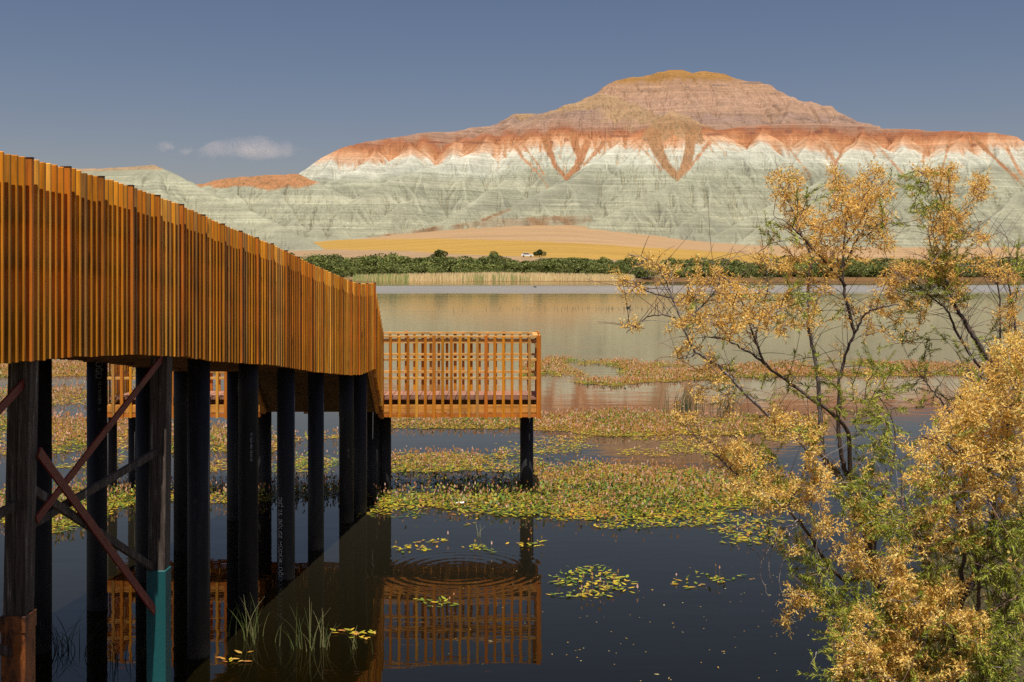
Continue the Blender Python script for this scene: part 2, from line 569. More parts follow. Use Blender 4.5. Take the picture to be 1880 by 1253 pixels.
tag(grid_mesh('lake_water', WX, WY, WX * 0, m, smooth=True), kind='structure')


# ================================================================== mountain
class Tents:
    def __init__(self, X, Y):
        self.X, self.Y = X, Y
        self.Z = np.full(X.shape, -60.0)
        self.D = Y[:, 0]
        self.pxs = (X / Y * F + 940)[0]

    def seg(self, a, b, k, ax=1.0):
        """ridge from a to b (x, y, z) with flanks of slope k"""
        zmax = max(a[2], b[2])
        reach = (zmax + 10) / k
        y0, y1 = min(a[1], b[1]) - reach, max(a[1], b[1]) + reach
        x0, x1 = min(a[0], b[0]) - reach, max(a[0], b[0]) + reach
        r = np.searchsorted(self.D, [y0, y1])
        yy0 = max(y0, 500)
        p0 = min(x0 / yy0, x0 / max(y1, 1)) * F + 940; p1 = max(x1 / yy0, x1 / max(y1, 1)) * F + 940
        c = np.searchsorted(self.pxs, [p0, p1])
        sl = (slice(r[0], r[1] + 1), slice(c[0], c[1] + 1))
        x = self.X[sl]; y = self.Y[sl]
        if x.size == 0:
            return
        dx, dy = (b[0] - a[0]) * ax, b[1] - a[1]
        x = (x - a[0]) * ax + a[0]
        L2 = dx * dx + dy * dy + 1e-9
        t = np.clip(((x - a[0]) * dx + (y - a[1]) * dy) / L2, 0, 1)
        d = np.hypot(x - a[0] - t * dx, y - a[1] - t * dy)
        z = a[2] + (b[2] - a[2]) * t - k * (np.sqrt(d * d + 1.0) - 1.0)
        self.Z[sl] = np.maximum(self.Z[sl], z)

    def dome(self, x, y, z, R, sx=1.0):
        d2 = ((self.X - x) / sx) ** 2 + (self.Y - y) ** 2
        self.Z = np.maximum(self.Z, z - np.minimum(d2 / (2 * R), 0.62 * (np.sqrt(d2) - 0.31 * R)) * 1.0)


rr = random.Random(11)


def resample(pts, step):
    out = [Vector(pts[0])]
    for a, b in zip(pts[:-1], pts[1:]):
        a = Vector(a); b = Vector(b)
        n = max(1, int(round((b - a).length / step)))
        for i in range(1, n + 1):
            out.append(a.lerp(b, i / n))
    return out


def spur(T, pts, k, sub=26.0, sub_len=48.0, sub_slope=0.60, sub_k=0.80, rills=True):
    for a, b in zip(pts[:-1], pts[1:]):
        T.seg(a, b, k)
    rs = resample(pts, sub)
    for i in range(1, len(rs)):
        d = rs[i] - rs[i - 1]; d2 = Vector((d.x, d.y)).normalized()
        for side in (-1, 1):
            if rr.random() < 0.12:
                continue
            th = side * math.radians(rr.uniform(38, 66))
            v = Vector((d2.x * math.cos(th) - d2.y * math.sin(th), d2.x * math.sin(th) + d2.y * math.cos(th)))
            L = sub_len * rr.uniform(0.55, 1.25)
            s = sub_slope * rr.uniform(0.92, 1.08)
            j = rr.uniform(-0.4, 0.4)
            a = rs[i] - d * (0.5 + j)
            a = Vector((a.x, a.y, a.z - 0.6))
            mid = a + Vector((v.x * L * 0.5, v.y * L * 0.5, -s * L * 0.46))
            th2 = side * math.radians(-14)
            v2 = Vector((v.x * math.cos(th2) - v.y * math.sin(th2), v.x * math.sin(th2) + v.y * math.cos(th2)))
            e = mid + Vector((v2.x * L * 0.5, v2.y * L * 0.5, -s * L * 0.54))
            T.seg(a, mid, sub_k); T.seg(mid, e, sub_k)
            if rills:
                n = int(L / 8.5)
                for q in range(1, n):
                    t = q / n
                    p = a.lerp(mid, t * 2) if t < 0.5 else mid.lerp(e, t * 2 - 1)
                    for sd in (-1, 1):
                        if rr.random() < 0.25:
                            continue
                        t3 = sd * math.radians(rr.uniform(40, 62))
                        v3 = Vector((v.x * math.cos(t3) - v.y * math.sin(t3), v.x * math.sin(t3) + v.y * math.cos(t3)))
                        l3 = rr.uniform(9, 20)
                        T.seg(p - Vector((0, 0, 0.3)), p + Vector((v3.x * l3, v3.y * l3, -0.78 * l3)), 1.25)


def px_line(pts):
    return [P(*p) for p in pts]


pc = np.arange(230, 2120, 2.0)
dr = np.concatenate([np.arange(690, 1010, 1.0), np.arange(1010, 1250, 1.5), np.arange(1250, 1400, 6.0)])
PC, DR = np.meshgrid(pc, dr)
MX = (PC - 940) * DR / F; MY = DR.copy()
# wandering ridges: evaluate the tents at slightly displaced places
wx = fbm(MX * 0.012, MY * 0.012, 101, 4) * 9 + fbm(MX * 0.06, MY * 0.06, 105, 2) * 1.6
wy = fbm(MX * 0.012, MY * 0.012, 131, 4) * 9 + fbm(MX * 0.06, MY * 0.06, 135, 2) * 1.6
calm = np.clip((1120 - MY) / 120, 0.12, 1)
wx *= calm; wy *= calm
T = Tents(MX, MY)
T.X = MX + wx; T.Y = MY + wy
crest = px_line([(440, 372, 880), (500, 345, 905), (540, 318, 930), (575, 290, 940), (612, 273, 950), (650, 263, 960), (700, 258, 980), (780, 246, 1000),
                 (840, 242, 1030), (900, 236, 1060), (945, 212, 1090), (975, 210, 1100), (1004, 217, 1120), (1040, 204, 1150), (1070, 190, 1180),
                 (1110, 160, 1190), (1130, 148, 1195), (1190, 138, 1200), (1230, 129, 1205), (1290, 131, 1205), (1330, 136, 1205), (1355, 147, 1200),
                 (1395, 150, 1190), (1430, 168, 1170), (1490, 190, 1120), (1550, 213, 1070), (1600, 230, 1025), (1640, 238, 995), (1700, 242, 975),
                 (1770, 241, 960), (1830, 247, 955), (1855, 251, 950), (1880, 268, 945), (1960, 300, 930), (2100, 350, 900)])
for i_, (a, b) in enumerate(zip(crest[:-1], crest[1:])):
    T.seg(a, b, 0.50 if 11 <= i_ <= 26 else 0.74, 2.6)
front = px_line([(820, 266, 1000), (900, 250, 985), (1000, 247, 972), (1070, 243, 966), (1140, 238, 962), (1230, 240, 958), (1300, 240, 960), (1400, 230, 962), (1500, 226, 966), (1600, 232, 985)])
for a, b in zip(front[:-1], front[1:]):
    T.seg(a, b, 1.0)
# low rills down the big cone
for c_ in resample(crest[13:27], 16.0):
    for q in range(1):
        ang = math.radians(-90 + rr.uniform(-22, 22))
        L = rr.uniform(90, 190)
        T.seg(c_ + Vector((0, 0, -0.5)), c_ + Vector((math.cos(ang) * L, math.sin(ang) * L, -0.462 * L)), 0.75)
spurs = [
    [(900, 246, 978), (893, 276, 930), (769, 317, 860), (681, 347, 800), (610, 400, 760), (560, 445, 735)],
    [(1140, 238, 962), (1138, 258, 930), (1045, 330, 850), (960, 372, 800), (880, 415, 760)],
    [(1400, 232, 962), (1400, 262, 920), (1340, 290, 885), (1250, 330, 830), (1170, 365, 790), (1080, 408, 750)],
    [(1585, 232, 985), (1580, 262, 930), (1500, 330, 845), (1400, 385, 790), (1320, 432, 755)],
    [(1760, 242, 960), (1750, 270, 925), (1680, 340, 840), (1600, 400, 780), (1530, 445, 750)],
    [(1880, 262, 945), (1930, 300, 915), (1880, 350, 840), (1800, 410, 775), (1740, 450, 745)],
    [(612, 273, 950), (585, 312, 905), (540, 350, 850), (470, 400, 800), (400, 440, 760)],
    [(760, 250, 1000), (748, 292, 920), (690, 330, 860), (600, 350, 820), (520, 400, 780)],
    [(2060, 340, 900), (2030, 380, 850), (1960, 430, 780)],
]
for s_ in spurs:
    spur(T, px_line(s_), 0.92, 27.0, 52.0, 0.60, 1.2)
# minor buttresses between the spurs
for s_ in [[(1010, 245, 970), (1016, 290, 915), (1020, 318, 880)], [(1235, 243, 958), (1238, 275, 925), (1243, 312, 885)],
           [(1060, 245, 968), (1075, 285, 920), (1020, 345, 860)], [(1300, 242, 958), (1310, 270, 925), (1270, 318, 880)],
           [(840, 262, 985), (830, 300, 905), (760, 345, 840)], [(690, 262, 975), (670, 300, 915), (610, 335, 860)],
           [(1490, 230, 964), (1490, 262, 930), (1440, 320, 860)], [(1660, 245, 980), (1660, 275, 930), (1600, 330, 860)], [(1820, 252, 950), (1830, 280, 920), (1790, 340, 850)],
           [(940, 330, 850), (850, 385, 790), (760, 425, 752)], [(740, 370, 790), (690, 410, 755), (640, 440, 735)], [(1180, 375, 790), (1130, 415, 750)],
           [(1300, 380, 790), (1230, 425, 745)], [(1420, 400, 775), (1370, 440, 742)], [(1500, 405, 780), (1450, 445, 742)], [(1620, 410, 775), (1570, 450, 740)], [(1700, 405, 780), (1650, 450, 742)]]:
    spur(T, px_line(s_), 0.92, 22, 32, 0.62, 1.2)
# the small red-topped hill at the left
for a, b in zip(*(lambda q: (q[:-1], q[1:]))(px_line([(300, 345, 850), (372, 336, 850), (430, 326, 850), (500, 322, 845), (560, 321, 840), (588, 332, 830), (600, 352, 810)]))):
    T.seg(a, b, 0.45)
spur(T, px_line([(430, 327, 848), (440, 350, 810), (470, 400, 760)]), 0.6)
spur(T, px_line([(555, 322, 840), (520, 350, 800), (540, 400, 755)]), 0.6)
# rounded tan hills in front of the cone
for (px_, py_, D_, R_, sx_) in [(1100, 194, 1030, 62, 1.5), (1235, 213, 968, 34, 1.2), (1010, 214, 1040, 40, 1.4), (1165, 206, 1000, 34, 1.2)]:
    q = P(px_, py_, D_); T.dome(q.x, q.y, q.z, R_, sx_)
for s_ in [[(1100, 194, 1030), (1060, 222, 990), (1030, 242, 966)], [(1112, 196, 1028), (1128, 222, 985), (1134, 242, 962)], [(1085, 197, 1032), (1000, 220, 1018), (945, 240, 985)],
           [(1235, 213, 968), (1206, 240, 940)], [(1235, 213, 968), (1236, 246, 935)], [(1240, 213, 968), (1290, 240, 945)], [(945, 212, 1090), (930, 226, 1040), (890, 244, 990)], [(975, 211, 1098), (985, 226, 1040), (975, 244, 985)],
           [(1165, 206, 1000), (1180, 236, 958)], [(1040, 205, 1148), (1030, 222, 1060)], [(1460, 180, 1145), (1440, 215, 1020), (1430, 236, 962)], [(1550, 214, 1068), (1520, 232, 985)], [(870, 240, 1040), (850, 262, 985)]]:
    spur(T, px_line(s_), 0.80, 13, 26, 0.56, 1.05)
# little mounds at the foot
MZ = T.Z
foot = np.clip(1 - np.abs(MZ - field_z(MX, MY) - 3) / 9, 0, 1)
MZ = MZ + foot * (np.abs(fbm(MX * 0.06, MY * 0.05, 201, 4)) * 7 - 1)
MZ = MZ + fbm(MX * 0.09, MY * 0.09, 211, 4) * 0.9 + fbm(MX * 0.35, MY * 0.35, 215, 2) * 0.22
upper = np.clip((MZ - 128) / 10, 0, 1)
MZ = MZ + upper * (fbm(MX * 0.05, MY * 0.05, 221, 5) * 3.2 + fbm(MX * 0.02, MY * 0.02, 225, 3) * 5 * np.clip((190 - MZ) / 30, 0.1, 1))
# hard ledges in the upper beds
ph = MZ / 9.0
MZ = MZ + np.clip((MZ - 118) / 8, 0, 1) * np.clip((206 - MZ) / 6, 0, 1) * (np.sin(ph * 2 * math.pi) * 0.55)


def blur(a, r, ax):
    k = 2 * r + 1
    p = np.pad(a, [(r, r) if i == ax else (0, 0) for i in range(2)], mode='edge')
    cs = np.cumsum(p, axis=ax)
    z = np.zeros_like(np.take(cs, [0], axis=ax))
    cs = np.concatenate([z, cs], axis=ax)
    hi = np.take(cs, range(k, cs.shape[ax]), axis=ax); lo = np.take(cs, range(0, cs.shape[ax] - k), axis=ax)
    return (hi - lo) / k




def erode(X, Y, Z, source, strength=1.0):
    """rain run-off: where the flow gathers it cuts a rill; source marks the beds whose debris is washed down"""
    r, c = Z.shape
    best = np.zeros(Z.shape); rec = np.arange(r * c).reshape(r, c).copy()
    idx = np.arange(r * c).reshape(r, c)
    for di in (-1, 0, 1):
        for dj in (-1, 0, 1):
            if di == 0 and dj == 0: continue
            a = (slice(max(0, -di), r - max(0, di)), slice(max(0, -dj), c - max(0, dj)))
            b_ = (slice(max(0, di), r - max(0, -di)), slice(max(0, dj), c - max(0, -dj)))
            dist = np.hypot(X[b_] - X[a], Y[b_] - Y[a])
            s_ = (Z[a] - Z[b_]) / dist
            k = s_ > best[a]
            best[a] = np.where(k, s_, best[a]); rec[a] = np.where(k, idx[b_], rec[a])
    order = np.argsort(-Z.ravel()).tolist(); rc = rec.ravel().tolist()
    acc = [1.0] * (r * c); red = source.ravel().astype(float).tolist()
    for i in order:
        j = rc[i]
        if j != i:
            acc[j] += acc[i]; red[j] += red[i] * 0.988
    acc = np.array(acc).reshape(r, c); red = np.array(red).reshape(r, c)
    la = np.log2(acc)
    cut = np.clip(la - 2.2, 0, 8) * 1.0 * strength
    soft = (blur(blur(cut, 1, 0), 1, 1) * 0.5 + cut * 0.5)
    return soft, la, red / acc


def blur(a, r, ax):
    k = 2 * r + 1
    p = np.pad(a, [(r, r) if i == ax else (0, 0) for i in range(2)], mode='edge')
    cs = np.cumsum(p, axis=ax)
    z = np.zeros_like(np.take(cs, [0], axis=ax))
    cs = np.concatenate([z, cs], axis=ax)
    hi = np.take(cs, range(k, cs.shape[ax]), axis=ax); lo = np.take(cs, range(0, cs.shape[ax] - k), axis=ax)
    return (hi - lo) / k


cut, FLOW, REDC = erode(MX, MY, MZ + fbm(MX * 0.25, MY * 0.25, 251, 3) * 0.8, np.clip((MZ - 108) / 8, 0, 1))
fade = np.clip((MZ - field_z(MX, MY)) / 10, 0, 1)
MZ = MZ - cut * fade * np.where(MZ > 128, 1.0, 1.0)
Zc = np.maximum(MZ, -5)
bl = blur(blur(Zc, 14, 0), 18, 1)
valley = np.clip(bl - Zc, -6, 14)
mpy = HY + (EYE - MZ) * F / MY
# red and tan debris that has slid down the gullies
streaks = fbm(PC * 0.045, DR * 0.006, 301, 4)
shift = np.clip(valley, 0, 14) * 1.35 + np.clip(valley, -6, 0) * 0.15 + streaks * 6.0 + fbm(PC * 0.012, DR * 0.01, 305, 3) * 5
shift = shift * np.clip((MZ - 58) / 26, 0, 1) + 16 * np.clip((1010 - PC) / 430, 0, 1) * np.clip((MZ - 50) / 30, 0, 1)
stain_shade = np.zeros(MX.shape); scol = np.zeros(MX.shape + (3,)); scol[:] = (0.36, 0.20, 0.07)


def paint(mask, col, f=1.0):
    mm = np.clip(mask, 0, 1) * f
    k = (mm > stain_shade)
    scol[k] = col
    stain_shade[:] = np.maximum(stain_shade, mm)


def stroke(pts, w, col, f=1.0):
    q = [P(*p) for p in pts]
    dd = np.full(MX.shape, 1e9)
    for a, b in zip(q[:-1], q[1:]):
        dx, dy = b.x - a.x, b.y - a.y
        t = np.clip(((MX - a.x) * dx + (MY - a.y) * dy) / (dx * dx + dy * dy + 1e-9), 0, 1)
        dd = np.minimum(dd, np.hypot(MX - a.x - t * dx, MY - a.y - t * dy))
    paint((w - dd + streaks * w * 0.5) / 2.0 + 0.5, col, f)


TAN = (0.31, 0.20, 0.11)
for (px_, py_, D_, rx, ry) in [(1105, 200, 1028, 70, 26), (1235, 213, 968, 30, 20), (1165, 206, 1000, 36, 20), (950, 212, 1092, 36, 16)]:
    q = P(px_, py_, D_)
    paint((1.25 - np.hypot((MX - q.x) / rx, (MY - q.y) / ry) + fbm(MX * 0.05, MY * 0.05, 311) * 0.5) * 2.5, TAN, 0.88)
# red cap of the small left hill
paint((346 - mpy + fbm(MX * 0.05, MY * 0.05, 321) * 8 - np.clip(PC - 560, 0, 60) * 0.3) / 3 * ((PC < 596) & (PC > 330) & (MY < 870) & (MZ > 55)), (0.33, 0.16, 0.075))
# debris washed down the rills out of the red beds
paint(np.clip((FLOW - 3.6) / 2.2, 0, 1) * np.clip((REDC - 0.12) * 2.6, 0, 1) * np.clip((126 - MZ) / 6, 0, 1), (0.37, 0.165, 0.075), 0.9)
paint(np.clip((FLOW - 5.5) / 2.5, 0, 1) * np.clip((100 - MZ) / 10, 0, 1), (0.175, 0.16, 0.12), 0.35)  # shade of the lower rills, painted in as a darker grey-brown tint


def debris(pts, w0, w1, col, f=0.95, dmin=820):
    """a slide of loose red earth down a gully, w0 wide at its head and w1 at its foot"""
    best = np.full(MX.shape, -9.0)
    L = len(pts) - 1
    for i, (a, b) in enumerate(zip(pts[:-1], pts[1:])):
        dx, dy = b[0] - a[0], b[1] - a[1]
        t = np.clip(((PC - a[0]) * dx + (mpy - a[1]) * dy) / (dx * dx + dy * dy + 1e-9), 0, 1)
        d = np.hypot(PC - a[0] - t * dx, mpy - a[1] - t * dy)
        wd = w0 + (w1 - w0) * (i + t) / L
        best = np.maximum(best, wd * (1 + 0.45 * streaks) - d + fbm(MX * 0.16, MY * 0.16, 361, 3) * 2.2)
    paint(np.clip(best / 1.6 + 0.5, 0, 1) * (DR > dmin), col, f)


RED = (0.31, 0.135, 0.06); BRN = (0.29, 0.155, 0.075); LRED = (0.37, 0.185, 0.095)
debris([(1003, 256), (1010, 280), (1018, 302), (1038, 326)], 7, 3, RED)
debris([(1052, 250), (1056, 272), (1068, 288), (1060, 306), (1040, 327)], 7, 4.5, RED)
debris([(1078, 262), (1072, 280), (1066, 292)], 5, 5, RED)
debris([(1112, 258), (1090, 284), (1072, 304)], 4, 1.5, LRED)
jx2, jy2 = fbm(MX * 0.06, MY * 0.06, 351, 4) * 12, fbm(MX * 0.06, MY * 0.06, 353, 4) * 8
paint(in_poly(PC + jx2, mpy + jy2, [(1178, 254), (1192, 228), (1230, 211), (1276, 222), (1296, 254), (1272, 264), (1240, 252), (1212, 266)]) * (DR > 880) * 1.0, (0.285, 0.17, 0.088), 0.9)
debris([(1196, 246), (1207, 276), (1223, 304), (1244, 328)], 14, 4, BRN)
debris([(1270, 244), (1264, 288), (1255, 312), (1244, 328)], 11, 3.5, BRN)
debris([(1302, 262), (1280, 290), (1262, 314)], 3.5, 1.5, LRED)
debris([(1168, 262), (1190, 284), (1214, 312)], 2, 1, LRED)
debris([(942, 262), (960, 290), (985, 315), (1006, 344)], 3, 1, LRED)
debris([(962, 268), (984, 298), (1000, 324)], 2, 1, LRED)
debris([(1508, 262), (1526, 286), (1534, 300)], 4, 2.5, LRED); debris([(1552, 262), (1544, 284), (1534, 300)], 2.5, 2, LRED)
debris([(1440, 262), (1462, 290), (1488, 322)], 2, 1.5, LRED); debris([(1534, 300), (1530, 330)], 2.5, 1.5, LRED)
debris([(1602, 258), (1640, 300), (1665, 328)], 2, 1, LRED); debris([(1700, 262), (1694, 298)], 3.5, 1.5, LRED); debris([(1742, 262), (1730, 312)], 3, 1.5, LRED)
debris([(1790, 254), (1826, 290), (1880, 340)], 5, 2, RED); debris([(1850, 274), (1866, 306), (1884, 332)], 4, 2, LRED)
debris([(660, 296), (650, 312)], 2, 1, LRED); debris([(700, 296), (702, 304)], 2, 1, LRED)
# dark caves and ledges in the red beds
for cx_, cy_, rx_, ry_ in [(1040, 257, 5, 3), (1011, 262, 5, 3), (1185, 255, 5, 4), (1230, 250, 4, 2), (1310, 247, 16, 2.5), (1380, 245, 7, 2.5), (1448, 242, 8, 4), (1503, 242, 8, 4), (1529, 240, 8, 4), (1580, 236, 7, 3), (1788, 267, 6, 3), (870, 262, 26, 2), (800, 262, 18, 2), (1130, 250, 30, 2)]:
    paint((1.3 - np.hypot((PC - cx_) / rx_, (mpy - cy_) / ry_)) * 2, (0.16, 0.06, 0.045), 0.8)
# hard grey ledges high on the cone
for cx_, cy_, rx_, ry_ in [(1320, 157, 18, 1.6), (1285, 159, 5, 1.2), (1380, 153, 20, 1.6), (1150, 170, 14, 0.9), (1105, 174, 8, 1.0), (1262, 161, 4, 1.0), (1425, 172, 10, 1.2), (1335, 172, 6, 0.8), (1190, 164, 8, 0.8)]:
    paint((1.3 - np.hypot((PC - cx_) / rx_, (mpy - cy_) / ry_)) * 2 * (DR > 1050), (0.12, 0.095, 0.10), 0.85)
# brown scrub along the foot
scrub = [(625, 441), (700, 431), (760, 424), (830, 414), (880, 406), (905, 396), (940, 383), (944, 388), (906, 404), (930, 405), (990, 401), (1060, 396), (1100, 392), (1096, 402), (1050, 418), (1000, 420), (950, 424), (880, 428), (800, 436), (700, 444), (640, 446)]
jx, jy = fbm(MX * 0.03, MY * 0.03, 341, 4) * 16, fbm(MX * 0.05, MY * 0.05, 343, 4) * 5
paint(in_poly(PC + jx, mpy + jy, scrub) * (0.55 + fbm(MX * 0.05, MY * 0.05, 345, 3) * 1.6), (0.21, 0.115, 0.06), 0.9)
MZ = np.maximum(MZ, field_z(MX, MY) - 3.0)
# bed slope: strata dip slightly across the hill
m, nt, b = new_mat('banded_badland')
geo = nt.nodes.new('ShaderNodeNewGeometry')
sep = nt.nodes.new('ShaderNodeSeparateXYZ'); nt.links.new(geo.outputs['Position'], sep.inputs[0])
sh = nt.nodes.new('ShaderNodeAttribute'); sh.attribute_name = 'shift'
sn = nt.nodes.new('ShaderNodeAttribute'); sn.attribute_name = 'stain_shade'
dip = math_node(nt, 'MULTIPLY', sep.outputs[0], 0.004)
n1 = noise(nt, pos_scaled(nt, 0.02, 0.02, 0.02), 1.0, 5, 0.6)
zz = math_node(nt, 'ADD', sep.outputs[2], dip)
e = math_node(nt, 'ADD', math_node(nt, 'ADD', zz, sh.outputs['Fac']), math_node(nt, 'MULTIPLY_ADD', n1, 8.0, -4.0))
base = ramp(nt, math_node(nt, 'DIVIDE', e, 240.0), [
    (0.00, (0.27, 0.262, 0.19)), (0.16, (0.268, 0.268, 0.19)), (0.335, (0.268, 0.272, 0.2)), (0.38, (0.38, 0.39, 0.32)), (0.435, (0.44, 0.43, 0.355)),
    (0.45, (0.44, 0.30, 0.20)), (0.478, (0.41, 0.225, 0.125)), (0.50, (0.32, 0.14, 0.066)), (0.518, (0.25, 0.10, 0.052)), (0.54, (0.26, 0.15, 0.10)), (0.57, (0.28, 0.18, 0.13)),
    (0.62, (0.235, 0.158, 0.125)), (0.66, (0.295, 0.188, 0.128)), (0.72, (0.315, 0.20, 0.138)), (0.845, (0.29, 0.178, 0.112)), (0.875, (0.25, 0.135, 0.046)), (1.0, (0.265, 0.145, 0.046))])
# thin beds: noise that hardly changes sideways
bz = nt.nodes.new('ShaderNodeCombineXYZ')
nt.links.new(math_node(nt, 'MULTIPLY', sep.outputs[0], 0.004), bz.inputs[0])
nt.links.new(math_node(nt, 'MULTIPLY', sep.outputs[1], 0.004), bz.inputs[1])
nt.links.new(math_node(nt, 'MULTIPLY', zz, 0.42), bz.inputs[2])
beds = noise(nt, bz.outputs[0], 1.0, 4, 0.7)
kb = ramp(nt, beds, [(0.30, 0.86), (0.46, 0.98), (0.56, 1.0), (0.66, 1.14)])
base = mix_col(nt, 1.0, base, kb, 'MULTIPLY')
bz2 = nt.nodes.new('ShaderNodeCombineXYZ')
nt.links.new(math_node(nt, 'MULTIPLY', sep.outputs[0], 0.010), bz2.inputs[0]); nt.links.new(math_node(nt, 'MULTIPLY', sep.outputs[1], 0.010), bz2.inputs[1])
nt.links.new(math_node(nt, 'MULTIPLY', zz, 0.85), bz2.inputs[2])
fine = noise(nt, bz2.outputs[0], 1.0, 2, 0.5)
base = mix_col(nt, 1.0, base, ramp(nt, fine, [(0.30, 0.80), (0.44, 0.98), (0.56, 1.0), (0.68, 1.18)]), 'MULTIPLY')
rub = noise(nt, pos_scaled(nt, 0.5, 0.5, 0.5), 1.0, 5, 0.75)
base = mix_col(nt, 1.0, base, ramp(nt, rub, [(0.32, 0.80), (0.5, 1.0), (0.68, 1.16)]), 'MULTIPLY')
white = ramp(nt, noise(nt, pos_scaled(nt, 0.003, 0.003, 0.23), 1.0, 3, 0.6), [(0.61, 0.0), (0.65, 0.42)])
lowz = ramp(nt, math_node(nt, 'DIVIDE', e, 240.0), [(0.33, 1.0), (0.42, 0.0)])
base = mix_col(nt, math_node(nt, 'MULTIPLY', white, lowz), base, (0.42, 0.41, 0.30))
# dark ledges with scrub in the upper beds
led = noise(nt, pos_scaled(nt, 0.02, 0.02, 0.30), 1.0, 5, 0.7)
ledm = math_node(nt, 'MULTIPLY', ramp(nt, led, [(0.60, 0.0), (0.68, 0.6)]), ramp(nt, math_node(nt, 'DIVIDE', e, 240.0), [(0.49, 0.0), (0.53, 1.0), (0.86, 1.0), (0.88, 0.0)]))
base = mix_col(nt, ledm, base, (0.15, 0.095, 0.08))
clay = ramp(nt, noise(nt, pos_scaled(nt, 0.012, 0.012, 0.03), 1.0, 4, 0.6, 0.8), [(0.48, 0.0), (0.62, 0.8)])
base = mix_col(nt, math_node(nt, 'MULTIPLY', clay, lowz), base, (0.20, 0.202, 0.152))
spk = noise(nt, pos_scaled(nt, 0.35, 0.35, 0.35), 1.0, 4, 0.75)
spm = math_node(nt, 'MULTIPLY', ramp(nt, spk, [(0.57, 0.0), (0.66, 0.65)]), ramp(nt, math_node(nt, 'DIVIDE', e, 240.0), [(0.50, 0.0), (0.56, 1.0)]))
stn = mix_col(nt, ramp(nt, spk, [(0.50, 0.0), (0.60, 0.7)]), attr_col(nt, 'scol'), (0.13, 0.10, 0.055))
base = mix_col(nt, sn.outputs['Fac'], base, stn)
base = mix_col(nt, spm, base, (0.15, 0.105, 0.06))
med = noise(nt, pos_scaled(nt, 0.06, 0.06, 0.06), 1.0, 6, 0.65)
base = mix_col(nt, 1.0, base, ramp(nt, med, [(0.3, 0.84), (0.7, 1.14)]), 'MULTIPLY')
nt.links.new(base, b.inputs['Base Color'])
b.inputs['Roughness'].default_value = 0.95; b.inputs['Specular IOR Level'].default_value = 0.05
bp = nt.nodes.new('ShaderNodeBump'); bp.inputs['Strength'].default_value = 0.7; bp.inputs['Distance'].default_value = 1.8
nt.links.new(math_node(nt, 'ADD', math_node(nt, 'ADD', med, math_node(nt, 'MULTIPLY', rub, 0.35)), math_node(nt, 'MULTIPLY', beds, 0.8)), bp.inputs['Height']); nt.links.new(bp.outputs[0], b.inputs['Normal'])
MAT['badland'] = m
tag(grid_mesh('mountain', MX, MY, MZ, m, {'shift': shift, 'stain_shade': stain_shade, 'scol': scol}, smooth=True), kind='structure')

# the pale hill at the left, nearer than the mountain
pc2 = np.arange(-420, 680, 2.5); dr2 = np.arange(540, 800, 1.5)
PC2, DR2 = np.meshgrid(pc2, dr2)
HX = (PC2 - 940) * DR2 / F; HYY = DR2.copy()
T2 = Tents(HX, HYY)
T2.X = HX + fbm(HX * 0.015, HYY * 0.015, 401) * 6; T2.Y = HYY + fbm(HX * 0.015, HYY * 0.015, 411) * 6
hc = px_line([(-400, 290, 720), (-100, 300, 700), (60, 308, 690), (150, 311, 680), (225, 308, 668), (280, 303, 660), (292, 307, 656), (310, 318, 650), (370, 346, 638), (450, 386, 612), (520, 420, 590), (590, 456, 565)])
spur(T2, hc, 0.55, 22, 46, 0.5, 0.7)
for s_ in [[(280, 304, 660), (300, 350, 615), (330, 410, 570)], [(150, 312, 680), (200, 370, 610), (260, 420, 565)], [(0, 305, 695), (60, 380, 610), (120, 430, 560)]]:
    spur(T2, px_line(s_), 0.6, 20, 36)
HZ = T2.Z + fbm(HX * 0.09, HYY * 0.09, 421) * 0.8
hcut, hflow, _ = erode(HX, HYY, HZ + fbm(HX * 0.25, HYY * 0.25, 451, 3) * 0.6, HZ * 0)
HZ = HZ - hcut * 0.8
HZ = np.maximum(HZ, field_z(HX, HYY) - 3)
hpy = HY + (EYE - HZ) * F / HYY
hst = np.clip((66.5 - 0 + (fbm(HX * 0.05, HYY * 0.05, 431) * 1.0)) * 0, 0, 1)
rim = np.clip((HZ - 62.2 + fbm(HX * 0.08, HYY * 0.08, 431) * 1.0) / 0.8, 0, 1) * (PC2 < 300)
hsc = np.zeros(HX.shape + (3,)); hsc[:] = (0.30, 0.19, 0.11)
hshift = np.full(HX.shape, 12.0)
o = grid_mesh('hill', HX, HYY, HZ, m, {'shift': np.zeros(HX.shape), 'stain_shade': rim * 0.8, 'scol': hsc}, smooth=True)
tag(o, kind='structure')

